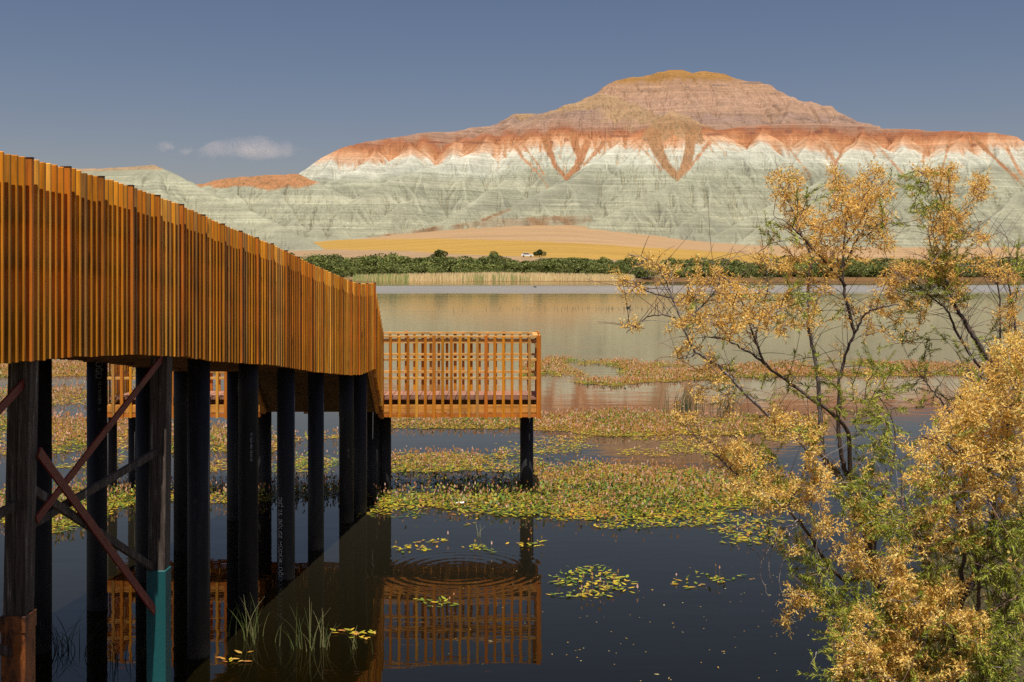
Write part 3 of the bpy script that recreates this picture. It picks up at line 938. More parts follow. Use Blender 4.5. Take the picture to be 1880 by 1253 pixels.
# ================================================================== clouds
def cloud(name, px, py, wpx, hpx, D, dens, seed, label, tilt=0.0):
    c = P(px, py, D)
    me = bpy.data.meshes.new(name)
    bm = bmesh.new()
    r = random.Random(seed)
    sx, sz = wpx * D / F / 2, hpx * D / F / 2
    for i in range(1):
        bmesh.ops.create_icosphere(bm, subdivisions=4, radius=1.0)
    for v in bm.verts:
        f = 1 + 0.22 * float(fbm(v.co.x * 2.2 + seed, v.co.z * 2.2 + v.co.y, seed)) 
        v.co = Vector((v.co.x * sx * f, v.co.y * sx * 0.5 * f, v.co.z * sz * f))
    bmesh.ops.rotate(bm, verts=bm.verts, matrix=Matrix.Rotation(tilt, 3, 'Y'))
    bm.to_mesh(me); bm.free()
    mt = bpy.data.materials.new('cloud_vapour'); mt.use_nodes = True
    nt = mt.node_tree; nt.nodes.clear()
    out = nt.nodes.new('ShaderNodeOutputMaterial')
    pv = nt.nodes.new('ShaderNodeVolumePrincipled')
    pv.inputs['Color'].default_value = (0.95, 0.90, 0.92, 1); pv.inputs['Anisotropy'].default_value = -0.25
    tc = nt.nodes.new('ShaderNodeTexCoord')
    mp = nt.nodes.new('ShaderNodeMapping'); mp.inputs['Rotation'].default_value = (0, tilt, 0)
    mp.inputs['Scale'].default_value = (1 / sx, 1 / (sx * 0.5), 1 / sz)
    nt.links.new(tc.outputs['Object'], mp.inputs['Vector'])
    ln = nt.nodes.new('ShaderNodeVectorMath'); ln.operation = 'LENGTH'; nt.links.new(mp.outputs[0], ln.inputs[0])
    n1 = nt.nodes.new('ShaderNodeTexNoise'); n1.inputs['Scale'].default_value = 2.4 / sx; n1.inputs['Detail'].default_value = 6; n1.inputs['Roughness'].default_value = 0.62
    mv = nt.nodes.new('ShaderNodeVectorMath'); mv.operation = 'ADD'; mv.inputs[1].default_value = (seed * 100.0, 0, 0)
    nt.links.new(tc.outputs['Object'], mv.inputs[0]); nt.links.new(mv.outputs[0], n1.inputs['Vector'])
    f = math_node(nt, 'SUBTRACT', math_node(nt, 'MULTIPLY', n1.outputs[0], 2.5), math_node(nt, 'MULTIPLY_ADD', ln.outputs['Value'], 0.80, 0.56))
    f = math_node(nt, 'MULTIPLY', f, dens * 4.0, clamp=False)
    f = math_node(nt, 'MAXIMUM', f, 0.0)
    nt.links.new(f, pv.inputs['Density']); nt.links.new(pv.outputs[0], out.inputs['Volume'])
    me.materials.append(mt)
    o = link(name, me); o.location = c
    return tag(o, label, 'cloud', 'small clouds low in the sky')


cloud('cloud', 462, 275, 250, 46, 4000, 0.0011, 3, 'largest wispy pale cloud, low in the sky above the red-topped hill', math.radians(-5))
cloud('cloud', 305, 269, 48, 22, 4000, 0.0028, 8, 'tiny faint cloud farthest left in the sky', math.radians(-18))
cloud('cloud', 343, 278, 36, 18, 4000, 0.0028, 12, 'tiniest cloud, between the long wisp and the leftmost puff')

# ================================================================== the raised walkway
GOLD = [(0.68, 0.25, 0.010), (0.74, 0.30, 0.016), (0.60, 0.20, 0.009), (0.80, 0.38, 0.05), (0.60, 0.25, 0.022), (0.48, 0.16, 0.009), (0.46, 0.22, 0.05)]
POST = (0.50, 0.155, 0.012)
BEAM = (0.42, 0.17, 0.04)
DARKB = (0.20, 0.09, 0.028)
SLOPE = 0.107
ANG = math.atan2(-SLOPE, 1.0)          # board faces square to the run of the walkway


def ramp_x(Y):
    return -3.06 + SLOPE * (Y - 6.51)


PROFY = [1.0, 5.0, 6.51, 7.35, 8.21, 9.10, 9.95, 11.49, 12.82, 14.6, 15.2, 16.06]
PROFT = [4.30, 4.30, 4.292, 4.268, 4.215, 4.130, 4.012, 3.844, 3.651, 3.430, 3.376, 3.375]


def ramp_top(Y):
    return float(np.interp(Y, PROFY, PROFT))


def deck_top(Y):
    return ramp_top(Y) - 0.97


def wood_col(r):
    c = r.choice(GOLD); k = r.uniform(0.68, 1.10)
    return tuple(x * k for x in c)


wr = random.Random(5)
WALK = empty('wooden_walkway', (ramp_x(9), 9, 0), 'long raised wooden walkway fenced with dense golden slats, running down on black pipe piles', 'walkway')
PITCH = 0.0772
Y0, Y1 = 2.2, 16.06


def slat_run(parent, xoff, H, Ya, Yb, first=0):
    mb = MB(); i = first
    n = int(round((Yb - Ya) / PITCH))
    for q in range(n + 1):
        Y = Ya + (Yb - Ya) * q / n
        x = ramp_x(Y) + xoff
        zt = ramp_top(Y); i += 1
        if (n - q) % 6 == 0:
            pm = MB()
            pm.slat(x - 0.004, Y, 0.070, 0.026, zt - H, zt + 0.002, ANG, tuple(v * wr.uniform(0.85, 1.1) for v in POST), 0.003)
            pm.slat(x - 0.004, Y, 0.074, 0.030, zt + 0.002, zt + 0.009, ANG, (0.03, 0.02, 0.018), 0.003)
            pm.build('railing_post', MAT['slat'], parent)
        else:
            mb.slat(x + wr.uniform(-0.003, 0.003) - 0.007, Y, 0.058, 0.021, zt - H + wr.uniform(-0.006, 0.006), zt + wr.uniform(-0.006, 0.004), ANG + wr.uniform(-0.03, 0.03), wood_col(wr))
    mb.build('slat_panel', MAT['slat'], parent)


WID = 2.02
slat_run(WALK, 0.0, 1.268, Y0, Y1)
slat_run(WALK, -WID, 1.22, Y0, Y1)


def along(mb, xoff, zoff, w, h, col, Ya=Y0, Yb=Y1, step=0.6):
    """a timber that follows the run of the walkway"""
    ysl = np.linspace(Ya, Yb, max(2, int((Yb - Ya) / step)))
    for a, b_ in zip(ysl[:-1], ysl[1:]):
        mb.beam((ramp_x(a) + xoff, a, ramp_top(a) + zoff), (ramp_x(b_) + xoff, b_, ramp_top(b_) + zoff), w, h, col)


# rails that carry the slats
for xo in (-0.055, -WID + 0.055):
    for zo, nm in ((-0.16, 'handrail'), (-0.40, 'rail'), (-0.68, 'rail')):
        mb = MB(); along(mb, xo, zo, 0.045, 0.07, (0.55, 0.25, 0.05)); mb.build(nm, MAT['plank'], WALK)
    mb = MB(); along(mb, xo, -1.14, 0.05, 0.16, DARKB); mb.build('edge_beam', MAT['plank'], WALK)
# deck boards across
mb = MB()
nb = int((Y1 - Y0) / 0.145)
for i in range(nb):
    a = Y0 + (Y1 - Y0) * i / nb; b_ = Y0 + (Y1 - Y0) * (i + 1) / nb - 0.008
    za, zb = deck_top(a), deck_top(b_)
    k = wr.uniform(0.85, 1.1); col = (0.36 * k, 0.17 * k, 0.095 * k)
    xa0, xa1 = ramp_x(a) - WID + 0.08, ramp_x(a) - 0.08
    v = [(xa0, a, za - 0.028), (xa1, a, za - 0.028), (xa1, b_, zb - 0.028), (xa0, b_, zb - 0.028), (xa0, a, za), (xa1, a, za), (xa1, b_, zb), (xa0, b_, zb)]
    mb.add(v, [(0, 3, 2, 1), (4, 5, 6, 7), (0, 1, 5, 4), (1, 2, 6, 5), (2, 3, 7, 6), (3, 0, 4, 7)], col)
mb.build('deck', MAT['beam'], WALK)
for xo in (-0.5, -1.0, -1.5):
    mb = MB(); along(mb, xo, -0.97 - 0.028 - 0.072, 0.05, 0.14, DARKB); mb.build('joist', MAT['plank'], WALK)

# pipe piles: (px, distance), the right-hand and the left-hand row
RIGHT = [(365, 10.1), (456, 11.43), (525, 12.63), (580, 13.95), (636, 15.4)]
LEFT = [(74, 10.25), (178, 11.5), (266, 12.55), (334, 13.9), (430, 15.55)]


def pipe(parent, x, y, zt, r=0.102, zb=-1.25, joint=None):
    mb = MB()
    pts = [(x, y, zb), (x, y, zt)]; rad = [r, r]
    if joint:
        pts = [(x, y, zb), (x, y, joint - 0.06), (x, y, joint - 0.05), (x, y, joint + 0.05), (x, y, joint + 0.06), (x, y, zt)]
        rad = [r, r, r * 1.04, r * 1.04, r, r]
    mb.tube(pts, rad, 40, (0.02, 0.02, 0.02))
    o = mb.build('pile', MAT['pipe'], parent, smooth=False)
    for p in o.data.polygons:
        p.use_smooth = len(p.vertices) == 4
    return o


def lettering(text, pile_o, x, y, ztop, r, ang, size, mat, parent):
    """writing that runs down a pipe, laid on its curved face; ang = direction of the middle of the line"""
    cu = bpy.data.curves.new('lettering', 'FONT'); cu.body = text; cu.size = size; cu.extrude = 0; cu.resolution_u = 2
    to = bpy.data.objects.new('lettering', cu); COL.objects.link(to)
    dg = bpy.context.evaluated_depsgraph_get()
    me = bpy.data.meshes.new_from_object(to.evaluated_get(dg))
    bpy.data.objects.remove(to); bpy.data.curves.remove(cu)
    bm = bmesh.new(); bm.from_mesh(me)
    for v in bm.verts:
        u, h = v.co.x, v.co.y - size * 0.35
        a = ang + h / r
        v.co = Vector((x + math.cos(a) * (r + 0.0015), y + math.sin(a) * (r + 0.0015), ztop - u))
    bm.to_mesh(me); bm.free()
    me.name = 'lettering'
    me.materials.clear(); me.materials.append(mat)
    return link('lettering', me, pile_o)


piles = {}
for nm, row in (('R', RIGHT), ('L', LEFT)):
    for px, D in row:
        x = (px - 940) * D / F
        zt = ramp_top(D) - 1.235
        jt = {365: None, 456: 2.32, 636: 1.55, 178: None, 334: 1.9}.get(px)
        piles[px] = pipe(WALK, x, D, zt, 0.102, -1.25, jt)
        piles[px]['pos'] = (x, D)
for k in (661,):
    x = (k - 940) * 16.0 / F; pipe(WALK, x, 16.0, ramp_top(16) - 1.235)
pipe(WALK, -3.85, 15.95, ramp_top(16) - 1.235)
# crossbeams over each pair of piles
for (pr, dr_), (pl, dl) in zip(RIGHT, LEFT):
    xr, xl = (pr - 940) * dr_ / F, (pl - 940) * dl / F
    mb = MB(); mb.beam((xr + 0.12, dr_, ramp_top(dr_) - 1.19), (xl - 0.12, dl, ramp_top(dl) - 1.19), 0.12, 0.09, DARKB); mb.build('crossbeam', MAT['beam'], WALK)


def on_pile(px, text, py_top, size, ang_deg, mat):
    o = piles[px]; x, D = o['pos']; del o['pos']
    o['pos'] = (x, D)
    z = EYE - (py_top - HY) * (D - 0.1) / F
    lettering(text, o, x, D, z, 0.102, math.radians(ang_deg), size, mat, o)


on_pile(525, 'DSİ 25. BÖLGE MÜDÜRLÜĞÜ', 913, 0.074, 242, MAT['ink'])
on_pile(456, 'TY 12.01 ME1 TE N1 05', 795, 0.030, 300, MAT['ink'])
on_pile(456, '...  ..  .. ..', 797, 0.028, 320, MAT['ink'])
on_pile(178, 'ÜĞÜ', 664, 0.085, 300, MAT['ink_dim'])
on_pile(178, '12.1 N1NZN   C', 700, 0.045, 306, MAT['ink_dim'])
on_pile(636, '05 1 12', 825, 0.04, 295, MAT['ink_dim'])
for o in piles.values():
    if 'pos' in o: del o['pos']

# timber trestle posts at the near end, each on a steel sleeve
TIM = [(-3.115, 6.95, 1.30, 'rust', (-0.035, 0)), (-2.87, 8.92, 1.14, 'teal', (-0.02, 0)), (-3.33, 5.0, 1.4, 'rust', (0, 0)),
       (-4.95, 6.95, 1.2, 'rust', (0, 0)), (-4.74, 8.92, 1.1, 'teal', (0, 0))]
for x, y, zs, sm, (lx, ly) in TIM:
    zt = ramp_top(y) - 1.275
    mb = MB()
    hw = 0.068
    for k, (a, b_) in enumerate(((-hw, -0.002), (0.002, hw))):            # two timbers bolted side by side
        v = []
        for z, ox in ((zs - 0.02, lx), (zt, 0)):
            for sx, sy in ((a, -hw), (b_, -hw), (b_, hw), (a, hw)):
                v.append((x + ox + sx, y + sy, z))
        mb.add(v, [(3, 2, 1, 0), (4, 5, 6, 7), (0, 1, 5, 4), (1, 2, 6, 5), (2, 3, 7, 6), (3, 0, 4, 7)], (0.1, 0.1, 0.1))
    post = mb.build('timber_post', MAT['timber'], WALK)
    mb = MB(); hw = 0.078
    mb.slat(x + lx, y, 2 * hw, 2 * hw, -1.2, zs, 0, (0.2, 0.2, 0.2), 0.006)
    if sm == 'rust':
        mb.slat(x + lx, y, 2 * hw + 0.01, 2 * hw + 0.01, zs - 0.002, zs + 0.10, 0, (0.05, 0.05, 0.05), 0.004)
    mb.build('steel_sleeve', MAT[sm], post)
    mb = MB(); mb.box(x - 0.12, x + 0.01, y - 0.06, y + 0.06, zt, zt + 0.10, DARKB); mb.build('bearing_block', MAT['beam'], WALK)


def brace(p, q, w, h, mat, col=(0.2, 0.1, 0.06)):
    mb = MB(); mb.beam(p, q, w, h, col, up=(1, 0, 0.0)); mb.build('brace', MAT[mat], WALK)


xa, xb = -3.115, -2.87
for (xa, ya_, xb, yb_) in ((-3.115, 7.02, -2.87, 8.85), (-3.33, 5.07, -3.115, 6.88)):
    brace((xa + 0.05, ya_, 1.975), (xb + 0.03, yb_, 2.87), 0.06, 0.012, 'redsteel')
    brace((xa + 0.065, ya_, 2.414), (xb - 0.03, yb_ - 0.01, 0.815), 0.07, 0.014, 'redsteel')
    brace((xa + 0.01, ya_, 1.94), (xb - 0.02, yb_, 2.104), 0.055, 0.03, 'timber')
    brace((xa + 0.03, ya_, 2.168), (xb - 0.05, yb_, 1.166), 0.055, 0.03, 'timber')

# ================================================================== stairs
PF, PB = 16.95, 18.02            # front and back of the platform
PTOP, PBOT, PDECK = 2.54, 1.268, 1.57
STAIR = empty('wooden_staircase', (-2.9, 16.5, PDECK), 'short wooden staircase dropping from the walkway end to the lake platform', 'staircase')
sx0, sx1 = -3.86, -2.10
ya, yb = 16.08, 16.93
for sx in (sx0, sx1):
    mb = MB(); mb.beam((sx, ya - 0.05, deck_top(16) - 0.16), (sx + 0.02, yb + 0.05, PDECK - 0.12), 0.05, 0.30, BEAM); mb.build('stringer', MAT['plank'], STAIR)
for i in range(4):
    t = (i + 1) / 5
    z = deck_top(16) + (PDECK - deck_top(16)) * t; y = ya + (yb - ya) * (i / 4)
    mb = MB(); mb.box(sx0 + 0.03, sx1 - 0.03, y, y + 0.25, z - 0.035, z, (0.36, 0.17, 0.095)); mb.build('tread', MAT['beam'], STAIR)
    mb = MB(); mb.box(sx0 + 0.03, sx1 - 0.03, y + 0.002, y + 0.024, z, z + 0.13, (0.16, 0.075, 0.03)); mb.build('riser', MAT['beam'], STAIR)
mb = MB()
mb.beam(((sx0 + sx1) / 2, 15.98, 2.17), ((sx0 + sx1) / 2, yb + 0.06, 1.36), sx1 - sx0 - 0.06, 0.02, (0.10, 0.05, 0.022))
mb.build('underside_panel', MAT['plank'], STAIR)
for side, sx in ((0, -2.04), (1, -3.93)):
    mb = MB(); n = 11
    for q in range(1, n + 1):
        t = q / (n + 1); Y = 16.06 + (PF - 16.06) * t
        zt = 3.375 + (PTOP - 3.375) * t
        mb.slat(sx + 0.035 * t * (1 if side == 0 else -1), Y, 0.044, 0.021, zt - 1.27, zt, 0, wood_col(wr))
    mb.build('slat_panel', MAT['slat'], STAIR)
    for zo in (-0.16, -0.40, -0.68):
        mb = MB(); dx = -0.045 if side == 0 else 0.045
        mb.beam((sx + dx, 16.06, 3.375 + zo), (sx + dx, PF, PTOP + zo), 0.045, 0.07, (0.55, 0.25, 0.05)); mb.build('handrail' if zo > -0.2 else 'rail', MAT['plank'], STAIR)

# ================================================================== the platform
PLAT = empty('viewing_platform', (-2.9, 17.5, 0), 'low wooden platform over the water with an open railing of spaced golden slats', 'platform')
PX0, PX1 = -6.33, 0.405
SP = 0.1335


def rail_panel(p, q, slats_out, skip=None, phase=0, zt=PTOP):
    """straight railing from p to q (plan); slats on the outer side given by slats_out"""
    p = Vector(p); q = Vector(q); d = (q - p); L = d.length; d.normalize()
    out = Vector(slats_out)
    ang = math.atan2(d.y, d.x)
    mb = MB(); n = int(round(L / SP))
    for i in range(n + 1):
        c = p + d * (L * i / n)
        if skip and skip[0] < c.x < skip[1]:
            continue
        cc = c + out * 0.03
        if (i + phase) % 6 == 0 or i in (0, n):
            pm = MB()
            pm.slat(cc.x, cc.y, 0.050, 0.036, PBOT - 0.012, zt + 0.012, ang, tuple(v * wr.uniform(0.9, 1.12) for v in POST), 0.003)
            pm.build('railing_post', MAT['slat'], PLAT)
        else:
            mb.slat(cc.x, cc.y, 0.043, 0.022, PBOT + wr.uniform(-0.01, 0.01), zt + wr.uniform(-0.006, 0.004), ang, wood_col(wr))
    if skip:
        mb2 = MB()
        sel = [k for k, v in enumerate(mb.v) if v[0] < skip[0] + 0.1]
        keep = set(sel); remap = {k: i for i, k in enumerate(sel)}
        mb2.v = [mb.v[k] for k in sel]; mb2.c = [mb.c[k] for k in sel]
        mb2.f = [tuple(remap[i] for i in f) for f in mb.f if f[0] in keep]
        mb2.build('slat_panel', MAT['slat'], PLAT)
        sel = [k for k in range(len(mb.v)) if k not in keep]; remap = {k: i for i, k in enumerate(sel)}
        mb3 = MB(); mb3.v = [mb.v[k] for k in sel]; mb3.c = [mb.c[k] for k in sel]
        mb3.f = [tuple(remap[i] for i in f) for f in mb.f if f[0] not in keep]
        mb = mb3
    mb.build('slat_panel', MAT['slat'], PLAT)
    spans = [(p, q)]
    if skip:
        spans = [(p, Vector((skip[0], p.y))), (Vector((skip[1], p.y)), q)]
    for a, b_ in spans:
        for z, h, wd, nm in ((2.525, 0.028, 0.085, 'handrail'),) + (((2.39, 0.075, 0.035, 'rail'),) if slats_out != (0, -1) else ()) + ( (2.170, 0.035, 0.05, 'rail'), (1.880, 0.035, 0.05, 'rail')):
            i0 = a - out * 0.02; i1 = b_ - out * 0.02
            if nm == 'handrail':
                i0 = a - out * 0.038; i1 = b_ - out * 0.038
            mb = MB(); mb.beam((i0.x, i0.y, z), (i1.x, i1.y, z), wd, h, (0.62, 0.33, 0.09)); mb.build(nm, MAT['beam'], PLAT)
        mb = MB(); i0 = a - out * 0.02; i1 = b_ - out * 0.02
        mb.beam((i0.x, i0.y, 1.405), (i1.x, i1.y, 1.405), 0.05, 0.115, (0.60, 0.26, 0.05)); mb.build('edge_beam', MAT['beam'], PLAT)
        mb = MB(); i0 = a - out * 0.005; i1 = b_ - out * 0.005
        mb.beam((i0.x, i0.y, 1.305), (i1.x, i1.y, 1.305), 0.026, 0.058, (0.52, 0.16, 0.02)); mb.build('bottom_rail', MAT['beam'], PLAT)


rail_panel((PX0, PF), (PX1, PF), (0, -1), skip=(sx0 - 0.05, sx1 + 0.02), phase=4)
rail_panel((PX0, PB), (PX1, PB), (0, 1), phase=2)
rail_panel((PX1, PF + 0.02), (PX1, PB - 0.02), (1, 0), phase=1)
rail_panel((PX0, PF + 0.02), (PX0, PB - 0.02), (-1, 0), phase=1)
mb = MB()
x = PX0 + 0.05
while x < PX1 - 0.10:
    k = wr.uniform(0.82, 1.12)
    mb.box(x, x + 0.138, PF + 0.055, PB - 0.055, PDECK - 0.028 + wr.uniform(-0.002, 0.002), PDECK + wr.uniform(-0.002, 0.002), (0.30 * k, 0.145 * k, 0.09 * k))
    x += 0.146
mb.build('deck', MAT['plank'], PLAT)
for y in (PF + 0.40, 17.62, PB - 0.15):
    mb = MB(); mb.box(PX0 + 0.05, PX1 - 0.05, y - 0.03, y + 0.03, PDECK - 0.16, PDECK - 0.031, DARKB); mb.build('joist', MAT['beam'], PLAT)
x = PX0 + 0.2
while x < PX1:
    mb = MB(); mb.box(x, x + 0.06, PF + 0.052, PB - 0.052, PDECK - 0.25, PDECK - 0.163, (0.45, 0.19, 0.04)); mb.build('bearer', MAT['plank'], PLAT)
    x += 0.72
for px, D in ((967, 17.43), (248, 17.85), (202, 17.35), (486, 17.4), (685, 17.35), (706, 17.5), (462, 17.8)):
    x = (px - 940) * D / F
    pipe(PLAT, x, D, PDECK - 0.255, 0.107)

# ================================================================== water plants
def leaves(pts, length, width, yaw, tilt, z, cols, name, mat, label=None, cat=None, group=None, kind=None, parent=None):
    """lance-shaped leaves as six-cornered faces"""
    n = len(pts)
    prof = np.array([(0, 0.12), (0.3, 1.0), (0.68, 0.72), (1.0, 0.0), (0.68, -0.72), (0.3, -1.0)])
    u = prof[:, 0][None, :] * length[:, None]; v = prof[:, 1][None, :] * width[:, None] * 0.5
    ct, stt = np.cos(tilt)[:, None], np.sin(tilt)[:, None]
    bend = 1 - 0.5 * (prof[:, 0][None, :] ** 2) * np.clip(np.abs(tilt), 0, 1)[:, None] * 0.6
    ax = u * ct; az = u * stt * bend
    cy, sy = np.cos(yaw)[:, None], np.sin(yaw)[:, None]
    X = pts[:, 0][:, None] + ax * cy - v * sy
    Y = pts[:, 1][:, None] + ax * sy + v * cy
    Z = z[:, None] + az
    return np.stack([X, Y, Z], -1), cols


def spikes(pts, z0, h, r, cols):
    """flower spikes: four tall diamond faces each"""
    out = []; cc = []
    for a in (0, math.pi / 2, math.pi / 4, 3 * math.pi / 4):
        c, s = math.cos(a), math.sin(a)
        q = np.stack([
            np.stack([pts[:, 0], pts[:, 1], z0], -1),
            np.stack([pts[:, 0] + c * r, pts[:, 1] + s * r, z0 + h * 0.25], -1),
            np.stack([pts[:, 0] + c * r * 0.8, pts[:, 1] + s * r * 0.8, z0 + h * 0.7], -1),
            np.stack([pts[:, 0], pts[:, 1], z0 + h], -1),
            np.stack([pts[:, 0] - c * r * 0.8, pts[:, 1] - s * r * 0.8, z0 + h * 0.7], -1),
            np.stack([pts[:, 0] - c * r, pts[:, 1] - s * r, z0 + h * 0.25], -1)], 1)
        out.append(q); cc.append(cols)
    return np.concatenate(out), np.concatenate(cc)


GREEN = np.array([(0.16, 0.21, 0.022), (0.11, 0.165, 0.02), (0.24, 0.27, 0.03), (0.07, 0.115, 0.018)])
YELL = np.array([(0.46, 0.37, 0.03), (0.50, 0.32, 0.03), (0.36, 0.33, 0.03)])
ORNG = np.array([(0.50, 0.25, 0.035), (0.36, 0.15, 0.04), (0.52, 0.32, 0.07), (0.30, 0.17, 0.05)])
PINK = np.array([(0.72, 0.40, 0.22), (0.78, 0.50, 0.32), (0.62, 0.30, 0.12), (0.84, 0.62, 0.52), (0.66, 0.40, 0.13), (0.50, 0.30, 0.08)])


def pick(pal, n):
    return pal[rng.integers(0, len(pal), n)] * rng.uniform(0.75, 1.2, (n, 1))


def mat_patch(poly, per_m2, mix, up=0.3, flower=0.15, size=1.0, thr=0.0, nscale=1.0, seed=1, floatz=0.004, fl_size=1.0, upz=0.13):
    """leaf and flower faces for a raft of plants; mix = shares of green, yellow, orange"""
    poly = [(float(a), float(b)) for a, b in poly]
    pyv = [b for _, b in poly]; pxv = [a for a, _ in poly]
    D0, D1 = EYE * F / (max(pyv) - HY), EYE * F / (min(pyv) - HY)
    xs_ = [(a - 940) * D / F for a in (min(pxv), max(pxv)) for D in (D0, D1)]
    x0, x1 = min(xs_), max(xs_)
    n = int((x1 - x0) * (D1 - D0) * per_m2)
    x = rng.uniform(x0, x1, n); y = rng.uniform(D0, D1, n)
    px = x / y * F + 940; py = HY + EYE * F / y
    jit = fbm(x * 1.6, y * 0.8, seed + 50) * 5.0 * min(1.0, 25.0 / D0)
    k = in_poly(px + fbm(x * 0.8, y * 0.5, seed + 90) * 14, py + jit, poly)
    dn = fbm(x * 0.55 * nscale, y * 0.30 * nscale, seed, 4)
    k &= (dn + rng.uniform(-0.12, 0.12, n) > thr)
    x, y, dn = x[k], y[k], dn[k]; n = len(x)
    pts = np.stack([x, y], -1)
    u = rng.uniform(0, 1, n)
    # colour follows clumps: each tone has its own patches
    tone = fbm(x * 0.9, y * 0.5, seed + 7, 3) * 0.55 + rng.uniform(-0.35, 0.35, n) + 0.5
    cols = np.where((tone < mix[0])[:, None], pick(GREEN, n), np.where((tone < mix[0] + mix[1])[:, None], pick(YELL, n), pick(ORNG, n)))
    upm = (rng.uniform(0, 1, n) < up) & (cols[:, 0] < 0.30)
    L = rng.uniform(0.06, 0.115, n) * size; W = L * rng.uniform(0.28, 0.42, n)
    tilt = np.where(upm, rng.uniform(0.3, 1.25, n), rng.uniform(0.0, 0.12, n))
    z = np.where(upm, rng.uniform(0.0, upz, n), rng.uniform(0.0, 0.012, n) + floatz)
    V, C = leaves(pts, L, W, rng.uniform(0, 2 * math.pi, n), tilt, z, cols, '', None)
    fm = (rng.uniform(0, 1, n) < flower) & (dn > thr + 0.02)
    fp = pts[fm] + rng.normal(0, 0.02, (fm.sum(), 2)); nf = len(fp)
    if nf:
        h = rng.uniform(0.03, 0.06, nf) * fl_size
        zz = rng.uniform(0.04, 0.05 + upz, nf)
        Vf, Cf = spikes(fp, zz, h, rng.uniform(0.008, 0.013, nf) * fl_size, pick(PINK, nf))
        stem = np.stack([np.stack([fp[:, 0] - 0.002, fp[:, 1], zz * 0], -1), np.stack([fp[:, 0] + 0.002, fp[:, 1], zz * 0], -1), np.stack([fp[:, 0] + 0.002, fp[:, 1], zz * .5], -1),
                         np.stack([fp[:, 0] + 0.0015, fp[:, 1], zz], -1), np.stack([fp[:, 0] - 0.0015, fp[:, 1], zz], -1), np.stack([fp[:, 0] - 0.002, fp[:, 1], zz * .5], -1)], 1)
        V = np.concatenate([V, Vf, stem]); C = np.concatenate([C, Cf, pick(np.array([(0.16, 0.10, 0.05)]), nf)])
    return V, C


def raft(name, parts, label, cat, kind='stuff', group=None):
    V = np.concatenate([p[0] for p in parts]); C = np.concatenate([p[1] for p in parts])
    o = polys(name, V, C, MAT['leaf'])
    if kind:
        tag(o, label, cat, group, kind)
    else:
        tag(o, label, cat, group)
    return o


A_far = mat_patch([(955, 668), (1000, 658), (1100, 660), (1200, 666), (1290, 674), (1400, 668), (1500, 662), (1700, 668), (1900, 672), (1900, 684), (1700, 690), (1500, 690), (1330, 696), (1200, 703), (1130, 711), (1060, 704), (990, 696), (955, 690)],
                  400, (0.26, 0.24, 0.50), 0.22, 0.16, 1.3, -0.30, 0.6, 3, fl_size=1.4, upz=0.06)
A_left = mat_patch([(-60, 672), (60, 666), (160, 664), (260, 668), (400, 672), (480, 690), (400, 692), (150, 690), (-60, 694)], 280, (0.35, 0.2, 0.45), 0.25, 0.25, 1.4, -0.25, 0.6, 4, fl_size=1.4, upz=0.06)
raft('far_pondweed', [A_far, A_left], 'farthest brownish raft of flowering pondweed across the lake', 'pondweed')
B_r = mat_patch([(690, 762), (800, 760), (990, 763), (1070, 757), (1150, 755), (1260, 767), (1380, 768), (1520, 764), (1520, 784), (1380, 798), (1150, 802), (1080, 800), (1000, 790), (850, 786), (690, 790)],
                520, (0.36, 0.30, 0.37), 0.26, 0.26, 1.05, -0.50, 0.8, 5, fl_size=1.1, upz=0.09)
B_l = mat_patch([(-60, 716), (160, 712), (210, 720), (400, 716), (400, 735), (100, 746), (-60, 742)], 220, (0.35, 0.35, 0.3), 0.3, 0.3, 1.2, -0.1, 0.8, 6, fl_size=1.3)
B_l2 = mat_patch([(-60, 764), (90, 768), (200, 762), (500, 760), (695, 760), (695, 800), (560, 808), (500, 832), (200, 830), (60, 838), (-60, 832)], 330, (0.25, 0.3, 0.45), 0.2, 0.3, 1.15, -0.15, 0.9, 8, fl_size=1.2)
raft('middle_pondweed', [B_r, B_l, B_l2], 'middle band of flowering pondweed beyond the platform', 'pondweed')
C_r = mat_patch([(690, 846), (760, 832), (860, 832), (985, 836), (1060, 846), (1140, 852), (1240, 862), (1350, 858), (1420, 862), (1460, 890), (1400, 915), (1250, 912), (1100, 890), (1000, 896), (985, 872), (860, 866), (760, 868), (690, 868)],
                560, (0.30, 0.38, 0.35), 0.15, 0.22, 0.95, -0.22, 1.0, 9, fl_size=0.95, upz=0.09)
C_sh = mat_patch([(690, 880), (980, 876), (990, 905), (690, 912)], 420, (0.85, 0.12, 0.03), 0.6, 0.05, 1.0, -0.05, 1.0, 10)
D_r = mat_patch([(690, 915), (760, 904), (980, 896), (1100, 886), (1300, 886), (1400, 900), (1430, 915), (1300, 932), (1180, 948), (1050, 950), (930, 948), (860, 940), (760, 930), (690, 928)],
                680, (0.62, 0.30, 0.10), 0.36, 0.14, 1.0, -0.35, 1.0, 12, fl_size=0.9, upz=0.16)
D_f = mat_patch([(690, 922), (760, 918), (860, 926), (980, 936), (1180, 934), (1300, 926), (1440, 905), (1460, 925), (1330, 942), (1180, 955), (1050, 957), (930, 955), (850, 947), (760, 936), (690, 934)],
                460, (0.42, 0.45, 0.13), 0.15, 0.07, 1.0, -0.12, 1.6, 14)
D_l = mat_patch([(-60, 900), (60, 905), (200, 890), (330, 892), (500, 893), (695, 888), (695, 912), (560, 916), (430, 926), (330, 920), (210, 934), (185, 968), (100, 982), (60, 962), (-60, 970)],
                560, (0.48, 0.36, 0.18), 0.36, 0.24, 1.0, -0.2, 1.0, 15, fl_size=0.95, upz=0.15)
C_l = mat_patch([(-60, 836), (60, 842), (200, 838), (420, 842), (690, 836), (690, 868), (420, 868), (200, 862), (-60, 862)], 300, (0.3, 0.35, 0.35), 0.2, 0.15, 1.0, 0.12, 1.4, 16)
